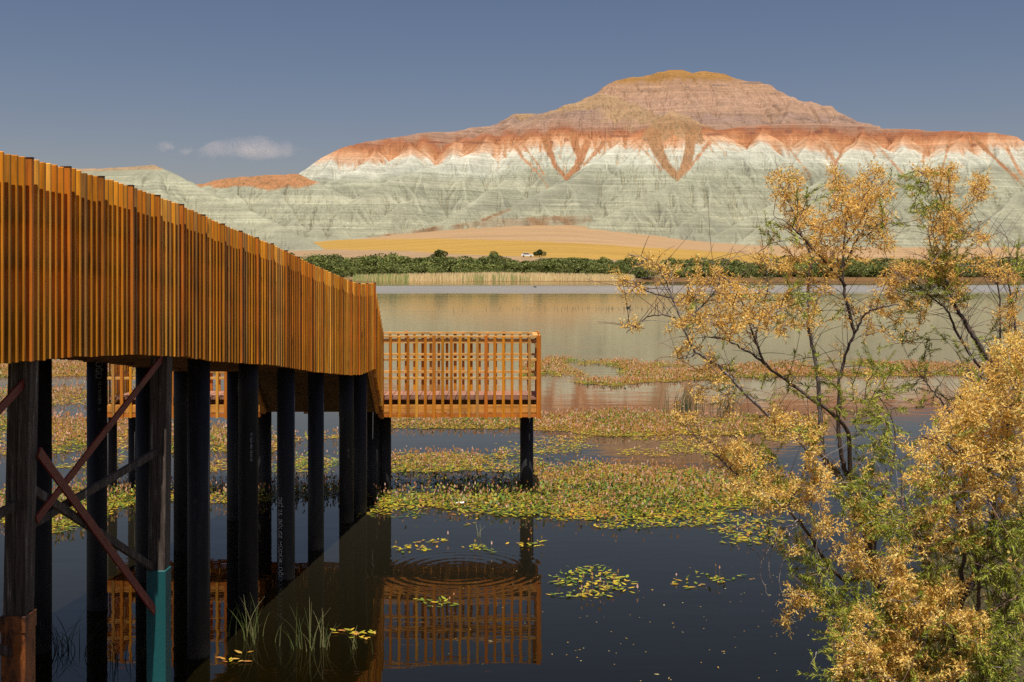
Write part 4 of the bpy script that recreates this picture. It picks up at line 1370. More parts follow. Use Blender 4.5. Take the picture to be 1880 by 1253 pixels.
fringe = mat_patch([(700, 930), (850, 940), (1000, 952), (1180, 950), (1330, 938), (1470, 915), (1500, 960), (1330, 962), (1180, 972), (1000, 972), (850, 962), (720, 948)], 330, (0.45, 0.45, 0.1), 0.08, 0.06, 0.95, 0.05, 2.0, 18)
scat = mat_patch([(690, 790), (1200, 800), (1450, 800), (1450, 850), (1100, 835), (690, 835)], 260, (0.15, 0.5, 0.35), 0.05, 0.12, 1.0, 0.36, 1.6, 17)
raft('near_pondweed', [C_r, C_sh, D_r, D_f, D_l, C_l, scat, fringe], 'nearest broad raft of green and yellow flowering pondweed under the platform', 'pondweed')

# small separate plants on the open water
for poly, lab, sd, den, mixx, fl in [
    ([(992, 1066), (1050, 1046), (1090, 1038), (1130, 1058), (1210, 1082), (1205, 1090), (1130, 1092), (1080, 1099), (1000, 1098), (1040, 1078)], 'floating plant with pink spikes on dark water right of the railing reflection', 31, 210, (0.35, 0.6, 0.05), 0.07),
    ([(715, 1004), (790, 990), (830, 992), (915, 1008), (900, 1016), (820, 1014), (720, 1012)], 'thin floating plant just above the ripple rings', 32, 190, (0.3, 0.5, 0.2), 0.09),
    ([(925, 1000), (1000, 990), (1000, 1010), (960, 1006)], 'small floating plant over the reflection of the corner pile', 33, 140, (0.3, 0.6, 0.1), 0.10),
    ([(1232, 1058), (1270, 1048), (1330, 1058), (1366, 1050), (1340, 1066), (1270, 1082), (1240, 1078)], 'lone floating plant left of the drooping dry twigs', 34, 190, (0.35, 0.55, 0.1), 0.05),
    ([(1238, 992), (1300, 974), (1380, 960), (1440, 965), (1460, 1000), (1330, 1000), (1290, 1012)], 'wide loose floating plant between the raft and the tamarisk', 35, 200, (0.4, 0.5, 0.1), 0.10),
    ([(762, 1098), (800, 1096), (838, 1108), (830, 1118), (790, 1114)], 'few floating leaves inside the reflected railing', 36, 140, (0.5, 0.4, 0.1), 0.06),
    ([(612, 1158), (650, 1156), (702, 1162), (700, 1172), (640, 1176)], 'flat yellow leaves floating by the grass tuft', 37, 230, (0.2, 0.6, 0.2), 0.0),
    ([(405, 1212), (440, 1200), (480, 1204), (470, 1220), (420, 1222)], 'orange leaves floating at the foot of the nearest pipe', 38, 260, (0.02, 0.3, 0.7), 0.0),
    ([(640, 935), (720, 930), (722, 945), (650, 950)], 'small floating plant between the last two piles', 39, 160, (0.4, 0.5, 0.1), 0.05),
]:
    V, C = mat_patch(poly, den * 1.1, (min(1, mixx[0] * 1.25), mixx[1] * 0.8, mixx[2]), 0.08, fl, 0.95, -0.30, 2.2, sd, fl_size=0.9, upz=0.09)
    raft('floating_plant', [(V, C)], lab, 'water plant', None, 'small floating plants on the near water')

# loose specks and fallen petals drifting on the near water
n = 260
x = rng.uniform(-1.5, 4.2, n); y = rng.uniform(9.3, 13.2, n)
k = rng.uniform(0, 1, n) < np.clip((x + 1.8) / 4, 0.06, 1)
pts = np.stack([x[k], y[k]], -1); n = len(pts)
V, C = leaves(pts, rng.choice([0.012, 0.016, 0.05], n, p=[0.5, 0.38, 0.12]), rng.uniform(0.008, 0.02, n), rng.uniform(0, 6.28, n), rng.uniform(0, 0.1, n), np.full(n, 0.003), pick(np.array([(0.45, 0.28, 0.06), (0.5, 0.42, 0.2), (0.3, 0.22, 0.06)]), n), '', None)
tag(polys('drifting_petals', V, C, MAT['leaf']), 'loose petals and bits drifting on the dark near water', 'petals', None, 'stuff')


# grass and reed tufts ---------------------------------------------------------
def blades(n, cx, cy, spread, h, wd, lean, pal, z0=0.0, seed=0, bias=(0, 0), curve=1.0):
    r = np.random.default_rng(seed)
    segs = 5
    out = []; cc = []
    for i in range(n):
        x = cx + r.normal(0, spread[0]); y = cy + r.normal(0, spread[1])
        H = h * r.uniform(0.45, 1.1); a = r.uniform(0, 2 * math.pi); l = lean * r.uniform(0.2, 1.3)
        dx, dy = math.cos(a) * l + bias[0], math.sin(a) * l * 0.6 + bias[1]
        sx, sy = 1.0, 0.25 * r.uniform(-1, 1)
        c = pal[r.integers(0, len(pal))] * r.uniform(0.7, 1.2)
        prev = None
        for s in range(segs + 1):
            t = s / segs
            p = np.array([x + dx * H * t ** (1 + curve), y + dy * H * t ** (1 + curve), z0 + H * (t - 0.25 * l * t * t)])
            ww = wd * (1 - t) ** 0.7 * 0.5 + 0.0006
            L_ = p - np.array([sx, sy, 0]) * ww; R_ = p + np.array([sx, sy, 0]) * ww
            if prev is not None:
                out.append([prev[0], prev[1], R_, L_]); cc.append(c)
            prev = (L_, R_)
    return np.array(out), np.array(cc)


TUFT = np.array([(0.10, 0.13, 0.035), (0.16, 0.17, 0.06), (0.06, 0.08, 0.025), (0.22, 0.20, 0.09)])
DARKT = np.array([(0.03, 0.035, 0.015), (0.05, 0.05, 0.022)])


def at_water(px, py):
    D = EYE * F / (py - HY)
    return (px - 940) * D / F, D


for (px, py, sw, n, h, lab, pal, sd, lean) in [
    (455, 1170, 0.10, 34, 0.42, 'sparse grass tuft in the water before the second pipe from the left', TUFT, 1, 0.5),
    (570, 1188, 0.13, 44, 0.40, 'fuller grass tuft beside floating yellow leaves', TUFT, 2, 0.5),
    (660, 1192, 0.06, 10, 0.22, 'small grass tuft right of the fuller one', TUFT, 3, 0.5),
    (120, 1195, 0.09, 38, 0.36, 'dark drooping sedge tuft between timber post and leftmost pipe', DARKT, 4, 0.9),
    (240, 1215, 0.09, 20, 0.26, 'dark thin sedge tuft beside the teal-footed post', DARKT, 5, 0.6)]:
    x, y = at_water(px, py)
    V, C = blades(int(n * 0.62), x, y, (sw * 1.15, sw * 0.8), h * 1.15, 0.0065, lean, pal, -0.03, sd)
    tag(polys('grass_tuft', V, C, MAT['reed']), lab, 'grass tuft', 'grass tufts standing in the water')
for (px, py, sw, n, h, lab, sd) in [(1255, 752, 0.32, 60, 0.75, 'left one of two bent reed clumps standing in pink reflections', 11), (1335, 757, 0.22, 38, 0.72, 'right one of two bent reed clumps standing in pink reflections', 12)]:
    x, y = at_water(px, py)
    V, C = blades(n, x, y, (sw, 0.3), h, 0.012, 0.35, np.array([(0.05, 0.075, 0.03), (0.08, 0.10, 0.05)]), -0.03, sd, (0.28, 0))
    tag(polys('reed_clump', V, C, MAT['reed']), lab, 'reeds', 'bent reed clumps in the middle of the lake')
# a single bent stem by the platform reflection
x, y = at_water(877, 985)
V, C = blades(4, x, y, (0.02, 0.02), 0.2, 0.007, 0.7, np.array([(0.22, 0.24, 0.12)]), 0.0, 13)
tag(polys('bent_reed', V, C, MAT['reed']), 'single pale reed stem bent over the dark water', 'reed')
# thin line of reed stubs far out on the water
V, C = blades(90, 10.0, 95, (6.0, 2.5), 0.5, 0.03, 0.15, np.array([(0.10, 0.11, 0.05)]), -0.05, 14)
tag(polys('distant_reed_stubs', V, C, MAT['reed']), 'sparse far-off line of short reed stubs in open water', 'reeds', None, 'stuff')
# straw-coloured reeds along the far shore
n = 9000
x = rng.uniform(-44, 34, n); y = rng.uniform(300, 316, n)
k = (fbm(x * 0.05, y * 0.15, 501) > -0.55 + (np.abs(x + 5) / 40) ** 4 * 0.4); x, y = x[k], y[k]; n = len(x)
h = rng.uniform(1.3, 2.7, n) * (1 - 0.25 * np.clip(np.abs(x + 5) / 40, 0, 1)); wd = rng.uniform(0.05, 0.12, n); dx = rng.normal(0, 0.2, n)
V = np.stack([np.stack([x - wd, y, h * 0 - 0.1], -1), np.stack([x + wd, y, h * 0 - 0.1], -1), np.stack([x + wd * .8 + dx * .6, y, h * 0.7], -1), np.stack([x + dx, y, h], -1), np.stack([x - wd * .8 + dx * .6, y, h * 0.7], -1)], 1)
pal = np.array([(0.74, 0.55, 0.28), (0.78, 0.62, 0.34), (0.64, 0.49, 0.24), (0.42, 0.42, 0.16), (0.28, 0.34, 0.11)])
gsel = np.where(fbm(x * 0.08, y * 0.1, 511) > 0.1, 1, 0)
idx = np.where(gsel & (h < 2.2), rng.integers(2, 5, n), rng.integers(0, 3, n))
tag(polys('far_reeds', V, pal[idx] * rng.uniform(0.8, 1.15, (n, 1)), MAT['reed']), 'belt of straw-coloured reeds along the far shore', 'reeds', None, 'stuff')


# ================================================================== bushes and trees over the lake
def bush_mesh(seed, nb, nl, leaf, flat=0.8, dark=1.0):
    r = np.random.default_rng(seed)
    blobs = []
    for i in range(nb):
        a = r.uniform(0, 2 * math.pi); d = r.uniform(0, 0.62)
        z = r.uniform(0.18, 0.72) * (1 - 0.35 * d)
        blobs.append((math.cos(a) * d, math.sin(a) * d, z, r.uniform(0.22, 0.42)))
    pts = []; cols = []
    per = nl // nb
    for bx, by, bz, br in blobs:
        v = r.normal(0, 1, (per, 3)); v /= np.linalg.norm(v, axis=1)[:, None]
        rad = br * r.uniform(0.55, 1.08, per) ** 0.6
        p = v * rad[:, None] * np.array([1, 1, flat]) + np.array([bx, by, bz])
        tone = r.uniform(0.75, 1.25)
        g = np.array([(0.125, 0.155, 0.032), (0.16, 0.18, 0.04), (0.20, 0.21, 0.06), (0.09, 0.115, 0.032)])
        c = g[r.integers(0, 4, per)] * r.uniform(0.7, 1.3, (per, 1)) * tone * dark
        pts.append(p); cols.append(c)
    p = np.concatenate(pts); c = np.concatenate(cols)
    p[:, 2] = np.maximum(p[:, 2], 0.01)
    n = len(p)
    a = r.normal(0, 1, (n, 3)); a /= np.linalg.norm(a, axis=1)[:, None]
    b = np.cross(a, r.normal(0, 1, (n, 3))); b /= np.linalg.norm(b, axis=1)[:, None]
    s = leaf * r.uniform(0.5, 1.3, n)[:, None]
    V = np.stack([p - a * s, p + b * s * 0.55, p + a * s, p - b * s * 0.55], 1)
    return V, c


def bush_obj(name, V, C, trunk_h, trunk_r, label, cat, group):
    o = empty(name, (0, 0, 0), label, cat, group)
    polys('crown', V, C, MAT['bush'], o)
    mb = MB()
    mb.tube([(0, 0, -0.1), (0.02, 0, trunk_h * 0.5), (0.05, 0.02, trunk_h)], [trunk_r, trunk_r * 0.8, trunk_r * 0.4], 6, (0.10, 0.075, 0.055))
    for q in range(4):
        a = q * 1.7
        mb.tube([(0.03, 0, trunk_h * 0.45), (0.15 * math.cos(a), 0.15 * math.sin(a), trunk_h * 0.8), (0.3 * math.cos(a), 0.3 * math.sin(a), trunk_h * 1.2)], [trunk_r * 0.5, trunk_r * 0.4, trunk_r * 0.15], 5, (0.10, 0.075, 0.055))
    mb.build('trunk', MAT['bark'], o)
    return o


def copy_thing(o):
    c = o.copy(); COL.objects.link(c)
    for ch in list(o.children):
        k = ch.copy(); COL.objects.link(k); k.parent = c; k.matrix_parent_inverse = Matrix()
    return c


BLAB = 'dense green bush in the thicket along the far shore'
BGRP = 'bushes of the thicket on the far shore'
protos = []
for i in range(4):
    V, C = bush_mesh(60 + i, 12, 3000, 0.055, 0.8)
    protos.append(bush_obj('shore_bush', V, C, 0.4, 0.03, BLAB, 'bush', BGRP))
used = [False] * 4
br = random.Random(3)
spots = []
for row, (yy, step) in enumerate(((318, 3.9), (329, 4.2), (343, 5.0), (360, 6.0))):
    x = -120 + row * 1.7
    while x < 205:
        spots.append((x + br.uniform(-1.2, 1.2), yy + br.uniform(-4, 4), row))
        x += step * br.uniform(0.7, 1.2)
for x, y, row in spots:
    if row == 0 and -40 < x < 28 and br.random() < 0.35:
        continue
    k = br.randrange(4)
    o = protos[k] if not used[k] else copy_thing(protos[k]); used[k] = True
    h = br.choice([br.uniform(2.6, 4.2), br.uniform(3.6, 5.6)]) * (1.0 if row else 0.85)
    if -75 < x < -38: h *= 1.25
    wdt = h * br.uniform(1.0, 1.7)
    gz = float(ground_z(np.array([x]), np.array([y]))[0])
    o.location = (x, y, gz - 0.1); o.rotation_euler = (0, 0, br.uniform(0, 6.28)); o.scale = (wdt, wdt, h)
for (px, D, wd, h, sd, lab) in [(807, 395, 4.2, 4.6, 81, 'big round dark tree standing in front of the grain field'), (990, 410, 2.9, 3.5, 82, 'flat-topped dark tree beside the white car'),
                                (535, 470, 2.8, 3.2, 83, 'small tree at the field edge behind the walkway slats'), (765, 385, 1.9, 2.6, 84, 'little round bush left of the big dark tree')]:
    V, C = bush_mesh(sd, 11, 2600, 0.075, 0.75, 0.62)
    V[..., 2] = V[..., 2] * 0.85 + 0.18
    o = bush_obj('field_tree', V, C, 0.5, 0.035, lab, 'tree', None)
    x = (px - 940) * D / F
    o.location = (x, D, float(ground_z(np.array([x]), np.array([D]))[0]) - 0.1); o.scale = (wd, wd, h)

# ================================================================== a white car by the field
D = 405.0; cx = (968 - 940) * D / F
cz = float(ground_z(np.array([cx]), np.array([D]))[0])
CAR = empty('parked_car', (cx, D, cz), 'white car half hidden by the bushes under the flat-topped tree', 'car')


def side_profile(mb, prof, x0, hw, taper, col, cz):
    """closed outline in x-z, pulled to a body across y"""
    n = len(prof)
    L_ = [(x0 + px_, D - hw * tp, cz + pz) for (px_, pz), tp in zip(prof, taper)]
    R_ = [(x0 + px_, D + hw * tp, cz + pz) for (px_, pz), tp in zip(prof, taper)]
    mb.add(L_ + R_, [tuple(range(n)), tuple(reversed(range(n, 2 * n)))] + [(i, n + i, n + (i + 1) % n, (i + 1) % n) for i in range(n)], col)


CZ = cz + 0.35
mb = MB(); side_profile(mb, [(-2.2, 0.35), (2.2, 0.35), (2.25, 0.75), (2.1, 0.95), (1.1, 1.02), (0.35, 1.48), (-1.3, 1.5), (-2.0, 1.05), (-2.25, 0.95)], cx, 0.85, [1, 1, 1, 0.97, 0.95, 0.8, 0.8, 0.93, 1], (0.8, 0.8, 0.8), CZ)
mb.build('body', MAT['white'], CAR)
mb = MB(); side_profile(mb, [(-1.8, 1.05), (0.95, 1.05), (0.30, 1.42), (-1.25, 1.44)], cx, 0.87, [1, 1, 0.84, 0.84], (0.02, 0.02, 0.02), CZ); mb.build('window', MAT['glass'], CAR)
for wx_ in (-1.35, 1.35):
    for wy_ in (-0.8, 0.8):
        mb = MB(); mb.tube([(cx + wx_, D + wy_ - 0.1, CZ + 0.32), (cx + wx_, D + wy_ + 0.1, CZ + 0.32)], 0.32, 16, (0.02, 0.02, 0.02)); mb.build('wheel', MAT['rubber'], CAR)

# ================================================================== water birds and a scrap of plastic
for px, py, sc_, fl, lab in [(1154, 566, 1.0, 1, 'black water bird swimming before the tamarisk twigs'), (982, 528, 1.3, -1, 'far black water bird in the ruffled band of the lake')]:
    x, y = at_water(px, py)
    BIRD = empty('water_bird', (x, y, 0), lab, 'bird')
    mb = MB()
    mb.tube([(x + fl * a * sc_, y, b_ * sc_) for a, b_ in ((-0.24, 0.10), (-0.18, 0.075), (-0.05, 0.06), (0.07, 0.07), (0.13, 0.12), (0.15, 0.19), (0.17, 0.24), (0.21, 0.245), (0.235, 0.235))],
            [q * sc_ for q in (0.015, 0.06, 0.095, 0.085, 0.055, 0.034, 0.042, 0.035, 0.012)], 10, (0.02, 0.02, 0.02))
    mb.build('bird_body', MAT['coot'], BIRD, smooth=True)
    mb = MB(); mb.tube([(x + fl * 0.225 * sc_, y, 0.24 * sc_), (x + fl * 0.275 * sc_, y, 0.225 * sc_)], [0.014 * sc_, 0.003], 8, (0.7, 0.7, 0.6)); mb.build('bill', MAT['bill'], BIRD)
x, y = at_water(843, 930)
gx, gy = np.meshgrid(np.linspace(-0.075, 0.075, 12), np.linspace(-0.04, 0.04, 8))
tag(grid_mesh('plastic_scrap', x + gx, y + gy, 0.05 + fbm(gx * 14, gy * 14, 601) * 0.035, MAT['scrap']), 'crumpled white plastic scrap lying on the near pondweed', 'litter')

# ================================================================== tamarisks
BARK_G = (0.24, 0.205, 0.19)
BARK_D = (0.095, 0.068, 0.058)
BARK_R = (0.20, 0.11, 0.08)


def smooth_path(pts, sub=6):
    out = []
    n = len(pts)
    for i in range(n - 1):
        p0, p1, p2, p3 = pts[max(i - 1, 0)], pts[i], pts[i + 1], pts[min(i + 2, n - 1)]
        for s in range(sub):
            t = s / sub
            out.append(0.5 * ((2 * p1) + (p2 - p0) * t + (2 * p0 - 5 * p1 + 4 * p2 - p3) * t * t + (3 * p1 - p0 - 3 * p2 + p3) * t ** 3))
    out.append(pts[-1].copy())
    return out


class Shrub:
    def __init__(self, name, base, label, cat, group, seed):
        self.root = empty(name, base, label, cat, group)
        self.limb = MB(); self.twig = MB()
        self.nodes = []; self.r = random.Random(seed); self.g = np.random.default_rng(seed)
        self.gold = []; self.gcol = []; self.green = []; self.ncol = []

    def stem(self, pts, r0, r1, col=BARK_D, depth=None, node=True):
        q = [P(*p) for p in pts]
        path = smooth_path(q)
        L = len(path)
        for i in range(1, L - 1):
            path[i] = path[i] + Vector((self.r.uniform(-1, 1), self.r.uniform(-1, 1), self.r.uniform(-1, 1))) * 0.006
        rad = [r0 + (r1 - r0) * (i / (L - 1)) ** 0.8 for i in range(L)]
        self.limb.tube(path, rad, 8 if r0 > 0.012 else 6, col)
        if node:
            self.nodes += [(p.x, p.y, p.z) for p in path[2:]]

    def twiglet(self, a, b, r0=0.0032, r1=0.0016, sag=0.15, col=None):
        a = Vector(a); b = Vector(b)
        L = (b - a).length
        off = Vector((self.r.uniform(-1, 1), self.r.uniform(-1, 1), self.r.uniform(-0.3, 1.0))) * L * sag
        pts = []
        for i in range(6):
            t = i / 5
            pts.append(a * (1 - t) ** 2 + (a * 0.5 + b * 0.5 + off) * (2 * t * (1 - t)) + b * t * t)
        self.twig.tube(pts, [r0 + (r1 - r0) * i / 5 for i in range(6)], 4, col or self.r.choice([BARK_D, BARK_R, BARK_R, BARK_G]), cap=False)
        return pts

    def plume(self, p, d, gold, tone):
        """one flower plume or leafy spray at p, pointing along d"""
        r = self.r
        d = Vector(d).normalized()
        side = d.cross(Vector((r.uniform(-1, 1), r.uniform(-1, 1), r.uniform(-1, 1)))).normalized()
        if gold:
            L = r.uniform(0.07, 0.15)
            nr = r.randint(7, 12)
            for k in range(nr):
                t = (k + 0.4) / nr
                o = Vector(p) + d * (L * t)
                side = Matrix.Rotation(2.4, 3, d) @ side
                rd = (side * r.uniform(0.55, 1.0) + d * r.uniform(0.3, 0.8) + Vector((0, 0, r.uniform(-0.25, 0.2)))).normalized()
                rl = r.uniform(0.030, 0.066) * (1.1 - 0.5 * t)
                nf = max(4, int(rl / 0.0042))
                tt = tone * r.uniform(0.75, 1.2)
                for f in range(nf):
                    c = o + rd * (rl * (f + 0.5) / nf)
                    self.gold.append((c.x, c.y, c.z, rd.x, rd.y, rd.z, tt))
        else:
            L = r.uniform(0.09, 0.20)
            nr = r.randint(22, 36)
            for k in range(nr):
                t = (k + 0.4) / nr
                o = Vector(p) + d * (L * t)
                side = Matrix.Rotation(2.4, 3, d) @ side
                rd = (side * r.uniform(0.35, 0.8) + d * r.uniform(0.5, 1.0)).normalized()
                rl = r.uniform(0.020, 0.055) * (1.15 - 0.6 * t)
                self.green.append((o.x, o.y, o.z, rd.x, rd.y, rd.z, rl, tone * r.uniform(0.7, 1.25)))

    def cluster(self, px, py, rx, ry, D, n, gold=1.0, dd=0.35, tone=1.0, droop=0.0):
        pts = []
        for i in range(n):
            while True:
                a, b = self.r.gauss(0, 0.58), self.r.gauss(0, 0.58)
                if a * a + b * b < 2.2: break
            pts.append((P(px + a * rx, py + b * ry, D + self.r.gauss(0, dd)), self.r.random() < gold, tone, droop))
        self.pending += pts

    pending = None

    def grow(self, dens=1.0):
        arr = np.array(self.nodes)
        order = []
        P3 = np.array([(p.x, p.y, p.z) for p, *_ in self.pending])
        dmin = np.array([np.min(np.sum((arr - q) ** 2, axis=1)) for q in P3])
        for i in np.argsort(dmin):
            p, gold, tone, droop = self.pending[i]
            q = P3[i]
            pen = np.sum((arr - q) ** 2, axis=1) + np.maximum(arr[:, 2] - q[2], 0) * 0.06 
            j = int(np.argmin(pen))
            pts = self.twiglet(arr[j], q, 0.0030, 0.0015)
            arr = np.vstack([arr, np.array([tuple(v) for v in pts[2:]])])
            d = (pts[-1] - pts[-3])
            if d.length < 1e-4: d = Vector((0, 0, 1))
            d = d.normalized() + Vector((self.r.uniform(-0.6, 0.6), self.r.uniform(-0.6, 0.6), self.r.uniform(-0.2, 0.6) - droop))
            self.plume(p - d.normalized() * 0.05, d, gold, tone)

    def bare(self, n, lmin, lmax, box, up=0.5, col=None):
        """long thin leafless shoots"""
        arr = self.nodes
        for i in range(n):
            a = Vector(self.r.choice(arr))
            px = a.x / a.y * F + 940; py = HY + (EYE - a.z) * F / a.y
            if not (box[0] < px < box[2] and box[1] < py < box[3]): continue
            L = self.r.uniform(lmin, lmax); th = self.r.uniform(0, 2 * math.pi)
            b = a + Vector((math.cos(th) * L * 0.7, math.sin(th) * L * 0.35, L * self.r.uniform(up - 0.7, up + 0.5)))
            self.twiglet(a, b, 0.0024, 0.0010, 0.18, col)

    def finish(self):
        self.limb.build('trunk', MAT['bark'], self.root, smooth=True)
        self.twig.build('twigs', MAT['bark'], self.root, smooth=True)
        g = self.g
        if self.gold:
            A = np.array(self.gold); n = len(A)
            p = A[:, :3]; d = A[:, 3:6]
            a = d + g.normal(0, 0.42, (n, 3)); a /= np.linalg.norm(a, axis=1)[:, None]
            b = np.cross(a, g.normal(0, 1, (n, 3))); b /= np.linalg.norm(b, axis=1)[:, None] + 1e-9
            s = g.uniform(0.0042, 0.0085, n)[:, None]
            p = p + g.normal(0, 0.0025, (n, 3))
            V = np.stack([p - a * s * 1.15, p + b * s * 0.5, p + a * s * 1.15, p - b * s * 0.5], 1)
            pal = np.array([(0.86, 0.55, 0.13), (0.90, 0.62, 0.19), (0.80, 0.47, 0.09), (0.92, 0.70, 0.28)])
            C = pal[g.integers(0, 4, n)] * np.array([1, 1, 1]) * g.uniform(0.82, 1.12, (n, 1))
            t = A[:, 6][:, None]
            C = C * np.concatenate([0.86 + 0.14 * t, 0.62 + 0.38 * t, 0.45 + 0.55 * t], 1)
            polys('blossom', V, np.clip(C, 0, 0.9), MAT['blossom'], self.root)
        if self.green:
            A = np.array(self.green); n = len(A)
            p = A[:, :3]; d = A[:, 3:6]; L = A[:, 6][:, None]
            b = np.cross(d, g.normal(0, 1, (n, 3))); b /= np.linalg.norm(b, axis=1)[:, None] + 1e-9
            wd = g.uniform(0.0015, 0.0032, n)[:, None]
            sag = np.array([0, 0, -1.0]) * L * 0.18
            V = np.stack([p - b * wd, p + b * wd, p + d * L * 0.55 + b * wd, p + d * L + sag, p + d * L * 0.55 - b * wd], 1)
            pal = np.array([(0.26, 0.31, 0.035), (0.35, 0.38, 0.05), (0.19, 0.25, 0.03), (0.44, 0.41, 0.08)])
            C = pal[g.integers(0, 4, n)] * A[:, 7][:, None]
            polys('foliage', V, C, MAT['feather'], self.root)


GRPT = 'tamarisk shrubs on the near bank'
b1 = P(1700, 1372, 7.6)
T1 = Shrub('tamarisk', b1, 'tall tamarisk with a forked grey trunk leaning left over the water', 'shrub', GRPT, 21); T1.pending = []
t = 7.6
T1.stem([(1700, 1372, t), (1680, 1230, t), (1640, 1130, t), (1606, 1050, t), (1592, 970, t), (1566, 905, t)], 0.058, 0.036)
T1.stem([(1566, 905, t), (1535, 870, t), (1512, 840, t), (1508, 799, t), (1504, 736, t), (1498, 666, t), (1486, 608, t), (1484, 566, t), (1484, 512, t), (1488, 470, t), (1470, 425, t), (1448, 370, t), (1425, 325, t)], 0.024, 0.004, BARK_G)
T1.stem([(1566, 905, t), (1548, 850, t), (1540, 799, t), (1540, 720, t), (1546, 674, t), (1569, 612, t), (1590, 577, t), (1614, 566, t), (1650, 560, t)], 0.019, 0.004)
T1.stem([(1569, 612, t), (1556, 562, t), (1548, 512, t), (1548, 454, t), (1556, 404, t), (1558, 363, t), (1535, 317, t)], 0.013, 0.003)
T1.stem([(1549, 490, t), (1573, 442, t), (1590, 431, t), (1622, 415, t - .1), (1640, 408, t - .1)], 0.010, 0.002)
T1.stem([(1552, 525, t), (1519, 487, t - .1), (1486, 450, t - .1), (1453, 417, t - .2), (1420, 395, t - .2)], 0.012, 0.002)
T1.stem([(1556, 404, t), (1580, 370, t), (1600, 340, t), (1612, 312, t)], 0.008, 0.002)
T1.stem([(1548, 454, t), (1585, 400, t), (1612, 350, t), (1622, 330, t)], 0.008, 0.002)
T1.stem([(1560, 900, t), (1556, 794, t - .1), (1507, 745, t - .2), (1444, 699, t - .2), (1407, 670, t - .3), (1386, 624, t - .3), (1365, 562, t - .3), (1349, 529, t - .3), (1325, 508, t - .3)], 0.017, 0.003)
T1.stem([(1407, 670, t - .3), (1365, 641, t - .3), (1332, 624, t - .4), (1295, 618, t - .4)], 0.010, 0.002)
T1.stem([(1386, 624, t - .3), (1400, 570, t - .2), (1410, 520, t - .2), (1402, 480, t - .2)], 0.009, 0.002)
T1.stem([(1540, 868, t), (1480, 810, t - .3), (1419, 770, t - .4), (1365, 720, t - .5), (1320, 674, t - .5), (1278, 645, t - .6), (1253, 595, t - .6), (1237, 554, t - .6), (1220, 512, t - .6), (1200, 481, t - .6), (1154, 466, t - .6)], 0.015, 0.002, BARK_G)
T1.stem([(1237, 548, t - .6), (1195, 537, t - .6), (1162, 522, t - .6), (1132, 511, t - .6)], 0.006, 0.002)
T1.stem([(1240, 583, t - .6), (1200, 579, t - .6), (1168, 598, t - .6), (1150, 612, t - .6)], 0.006, 0.002)
T1.stem([(1278, 650, t - .6), (1262, 657, t - .6), (1243, 658, t - .6)], 0.006, 0.003, BARK_G)
T1.stem([(1253, 595, t - .6), (1290, 560, t - .5), (1320, 520, t - .5), (1300, 480, t - .5)], 0.007, 0.002)
T1.stem([(1606, 1050, t), (1556, 1067, t - .3), (1523, 1039, t - .4), (1487, 986, t - .5), (1446, 936, t - .6), (1392, 904, t - .6), (1364, 884, t - .6), (1335, 855, t - .6), (1302, 826, t - .6), (1255, 779, t - .6)], 0.017, 0.002)
T1.stem([(1446, 936, t - .6), (1470, 880, t - .5), (1480, 830, t - .5), (1440, 790, t - .5)], 0.010, 0.002)
T1.stem([(1592, 985, t), (1620, 920, t - .2), (1640, 850, t - .2), (1640, 780, t - .2), (1610, 720, t - .2)], 0.014, 0.002)
for pts in ([(1470, 960, t - .6), (1430, 975, t - .6), (1405, 1012, t - .6), (1396, 1051, t - .6), (1413, 1100, t - .6)], [(1470, 962, t - .6), (1436, 985, t - .6), (1412, 1025, t - .6), (1418, 1075, t - .6)],
            [(1465, 955, t - .6), (1425, 985, t - .6), (1400, 1030, t - .6), (1390, 1010, t - .6)], [(1523, 1045, t - .4), (1470, 1062, t - .4), (1430, 1100, t - .4), (1415, 1140, t - .4)],
            [(1487, 986, t - .5), (1450, 1010, t - .6), (1430, 1060, t - .6), (1440, 1095, t - .6)], [(1540, 1190, t - .4), (1500, 1200, t - .5), (1480, 1250, t - .5)]):
    T1.stem(pts, 0.005, 0.0018, (0.30, 0.26, 0.24), node=False)
for c in [(1428, 322, 14, 10, 8), (1448, 350, 26, 26, 34), (1465, 395, 26, 24, 20), (1537, 345, 16, 34, 26), (1560, 375, 26, 30, 26), (1600, 350, 30, 26, 34), (1612, 312, 16, 8, 8),
          (1585, 395, 36, 30, 38), (1530, 420, 44, 30, 40), (1490, 410, 30, 22, 18), (1612, 420, 18, 26, 22), (1630, 455, 10, 8, 6), (1540, 465, 40, 26, 24), (1480, 470, 34, 28, 22),
          (1440, 490, 36, 24, 24), (1400, 470, 16, 12, 8), (1500, 520, 36, 40, 22), (1560, 570, 24, 26, 10)]:
    T1.cluster(*c[:4], t - .1, int(c[4] * 0.95), 0.97, 0.25, 0.9)
for c in [(1145, 515, 16, 10, 8), (1200, 480, 40, 10, 10), (1170, 535, 22, 10, 7), (1240, 500, 26, 14, 10), (1300, 505, 34, 22, 18), (1270, 545, 34, 20, 16), (1340, 540, 34, 26, 26), (1300, 580, 40, 30, 34), (1255, 600, 24, 16, 10),
          (1165, 602, 20, 10, 6), (1340, 600, 40, 26, 24), (1370, 560, 30, 30, 20), (1395, 590, 26, 22, 14), (1265, 635, 22, 12, 9), (1300, 665, 20, 14, 9), (1430, 600, 30, 20, 12), (1440, 560, 30, 24, 14), (1480, 590, 30, 24, 14),
          (1250, 655, 8, 16, 4), (1320, 700, 18, 10, 5), (1290, 725, 26, 22, 9), (1335, 745, 18, 16, 7)]:
    T1.cluster(*c[:4], t - .45, int(c[4] * 1.0), 0.95, 0.22, 0.95)
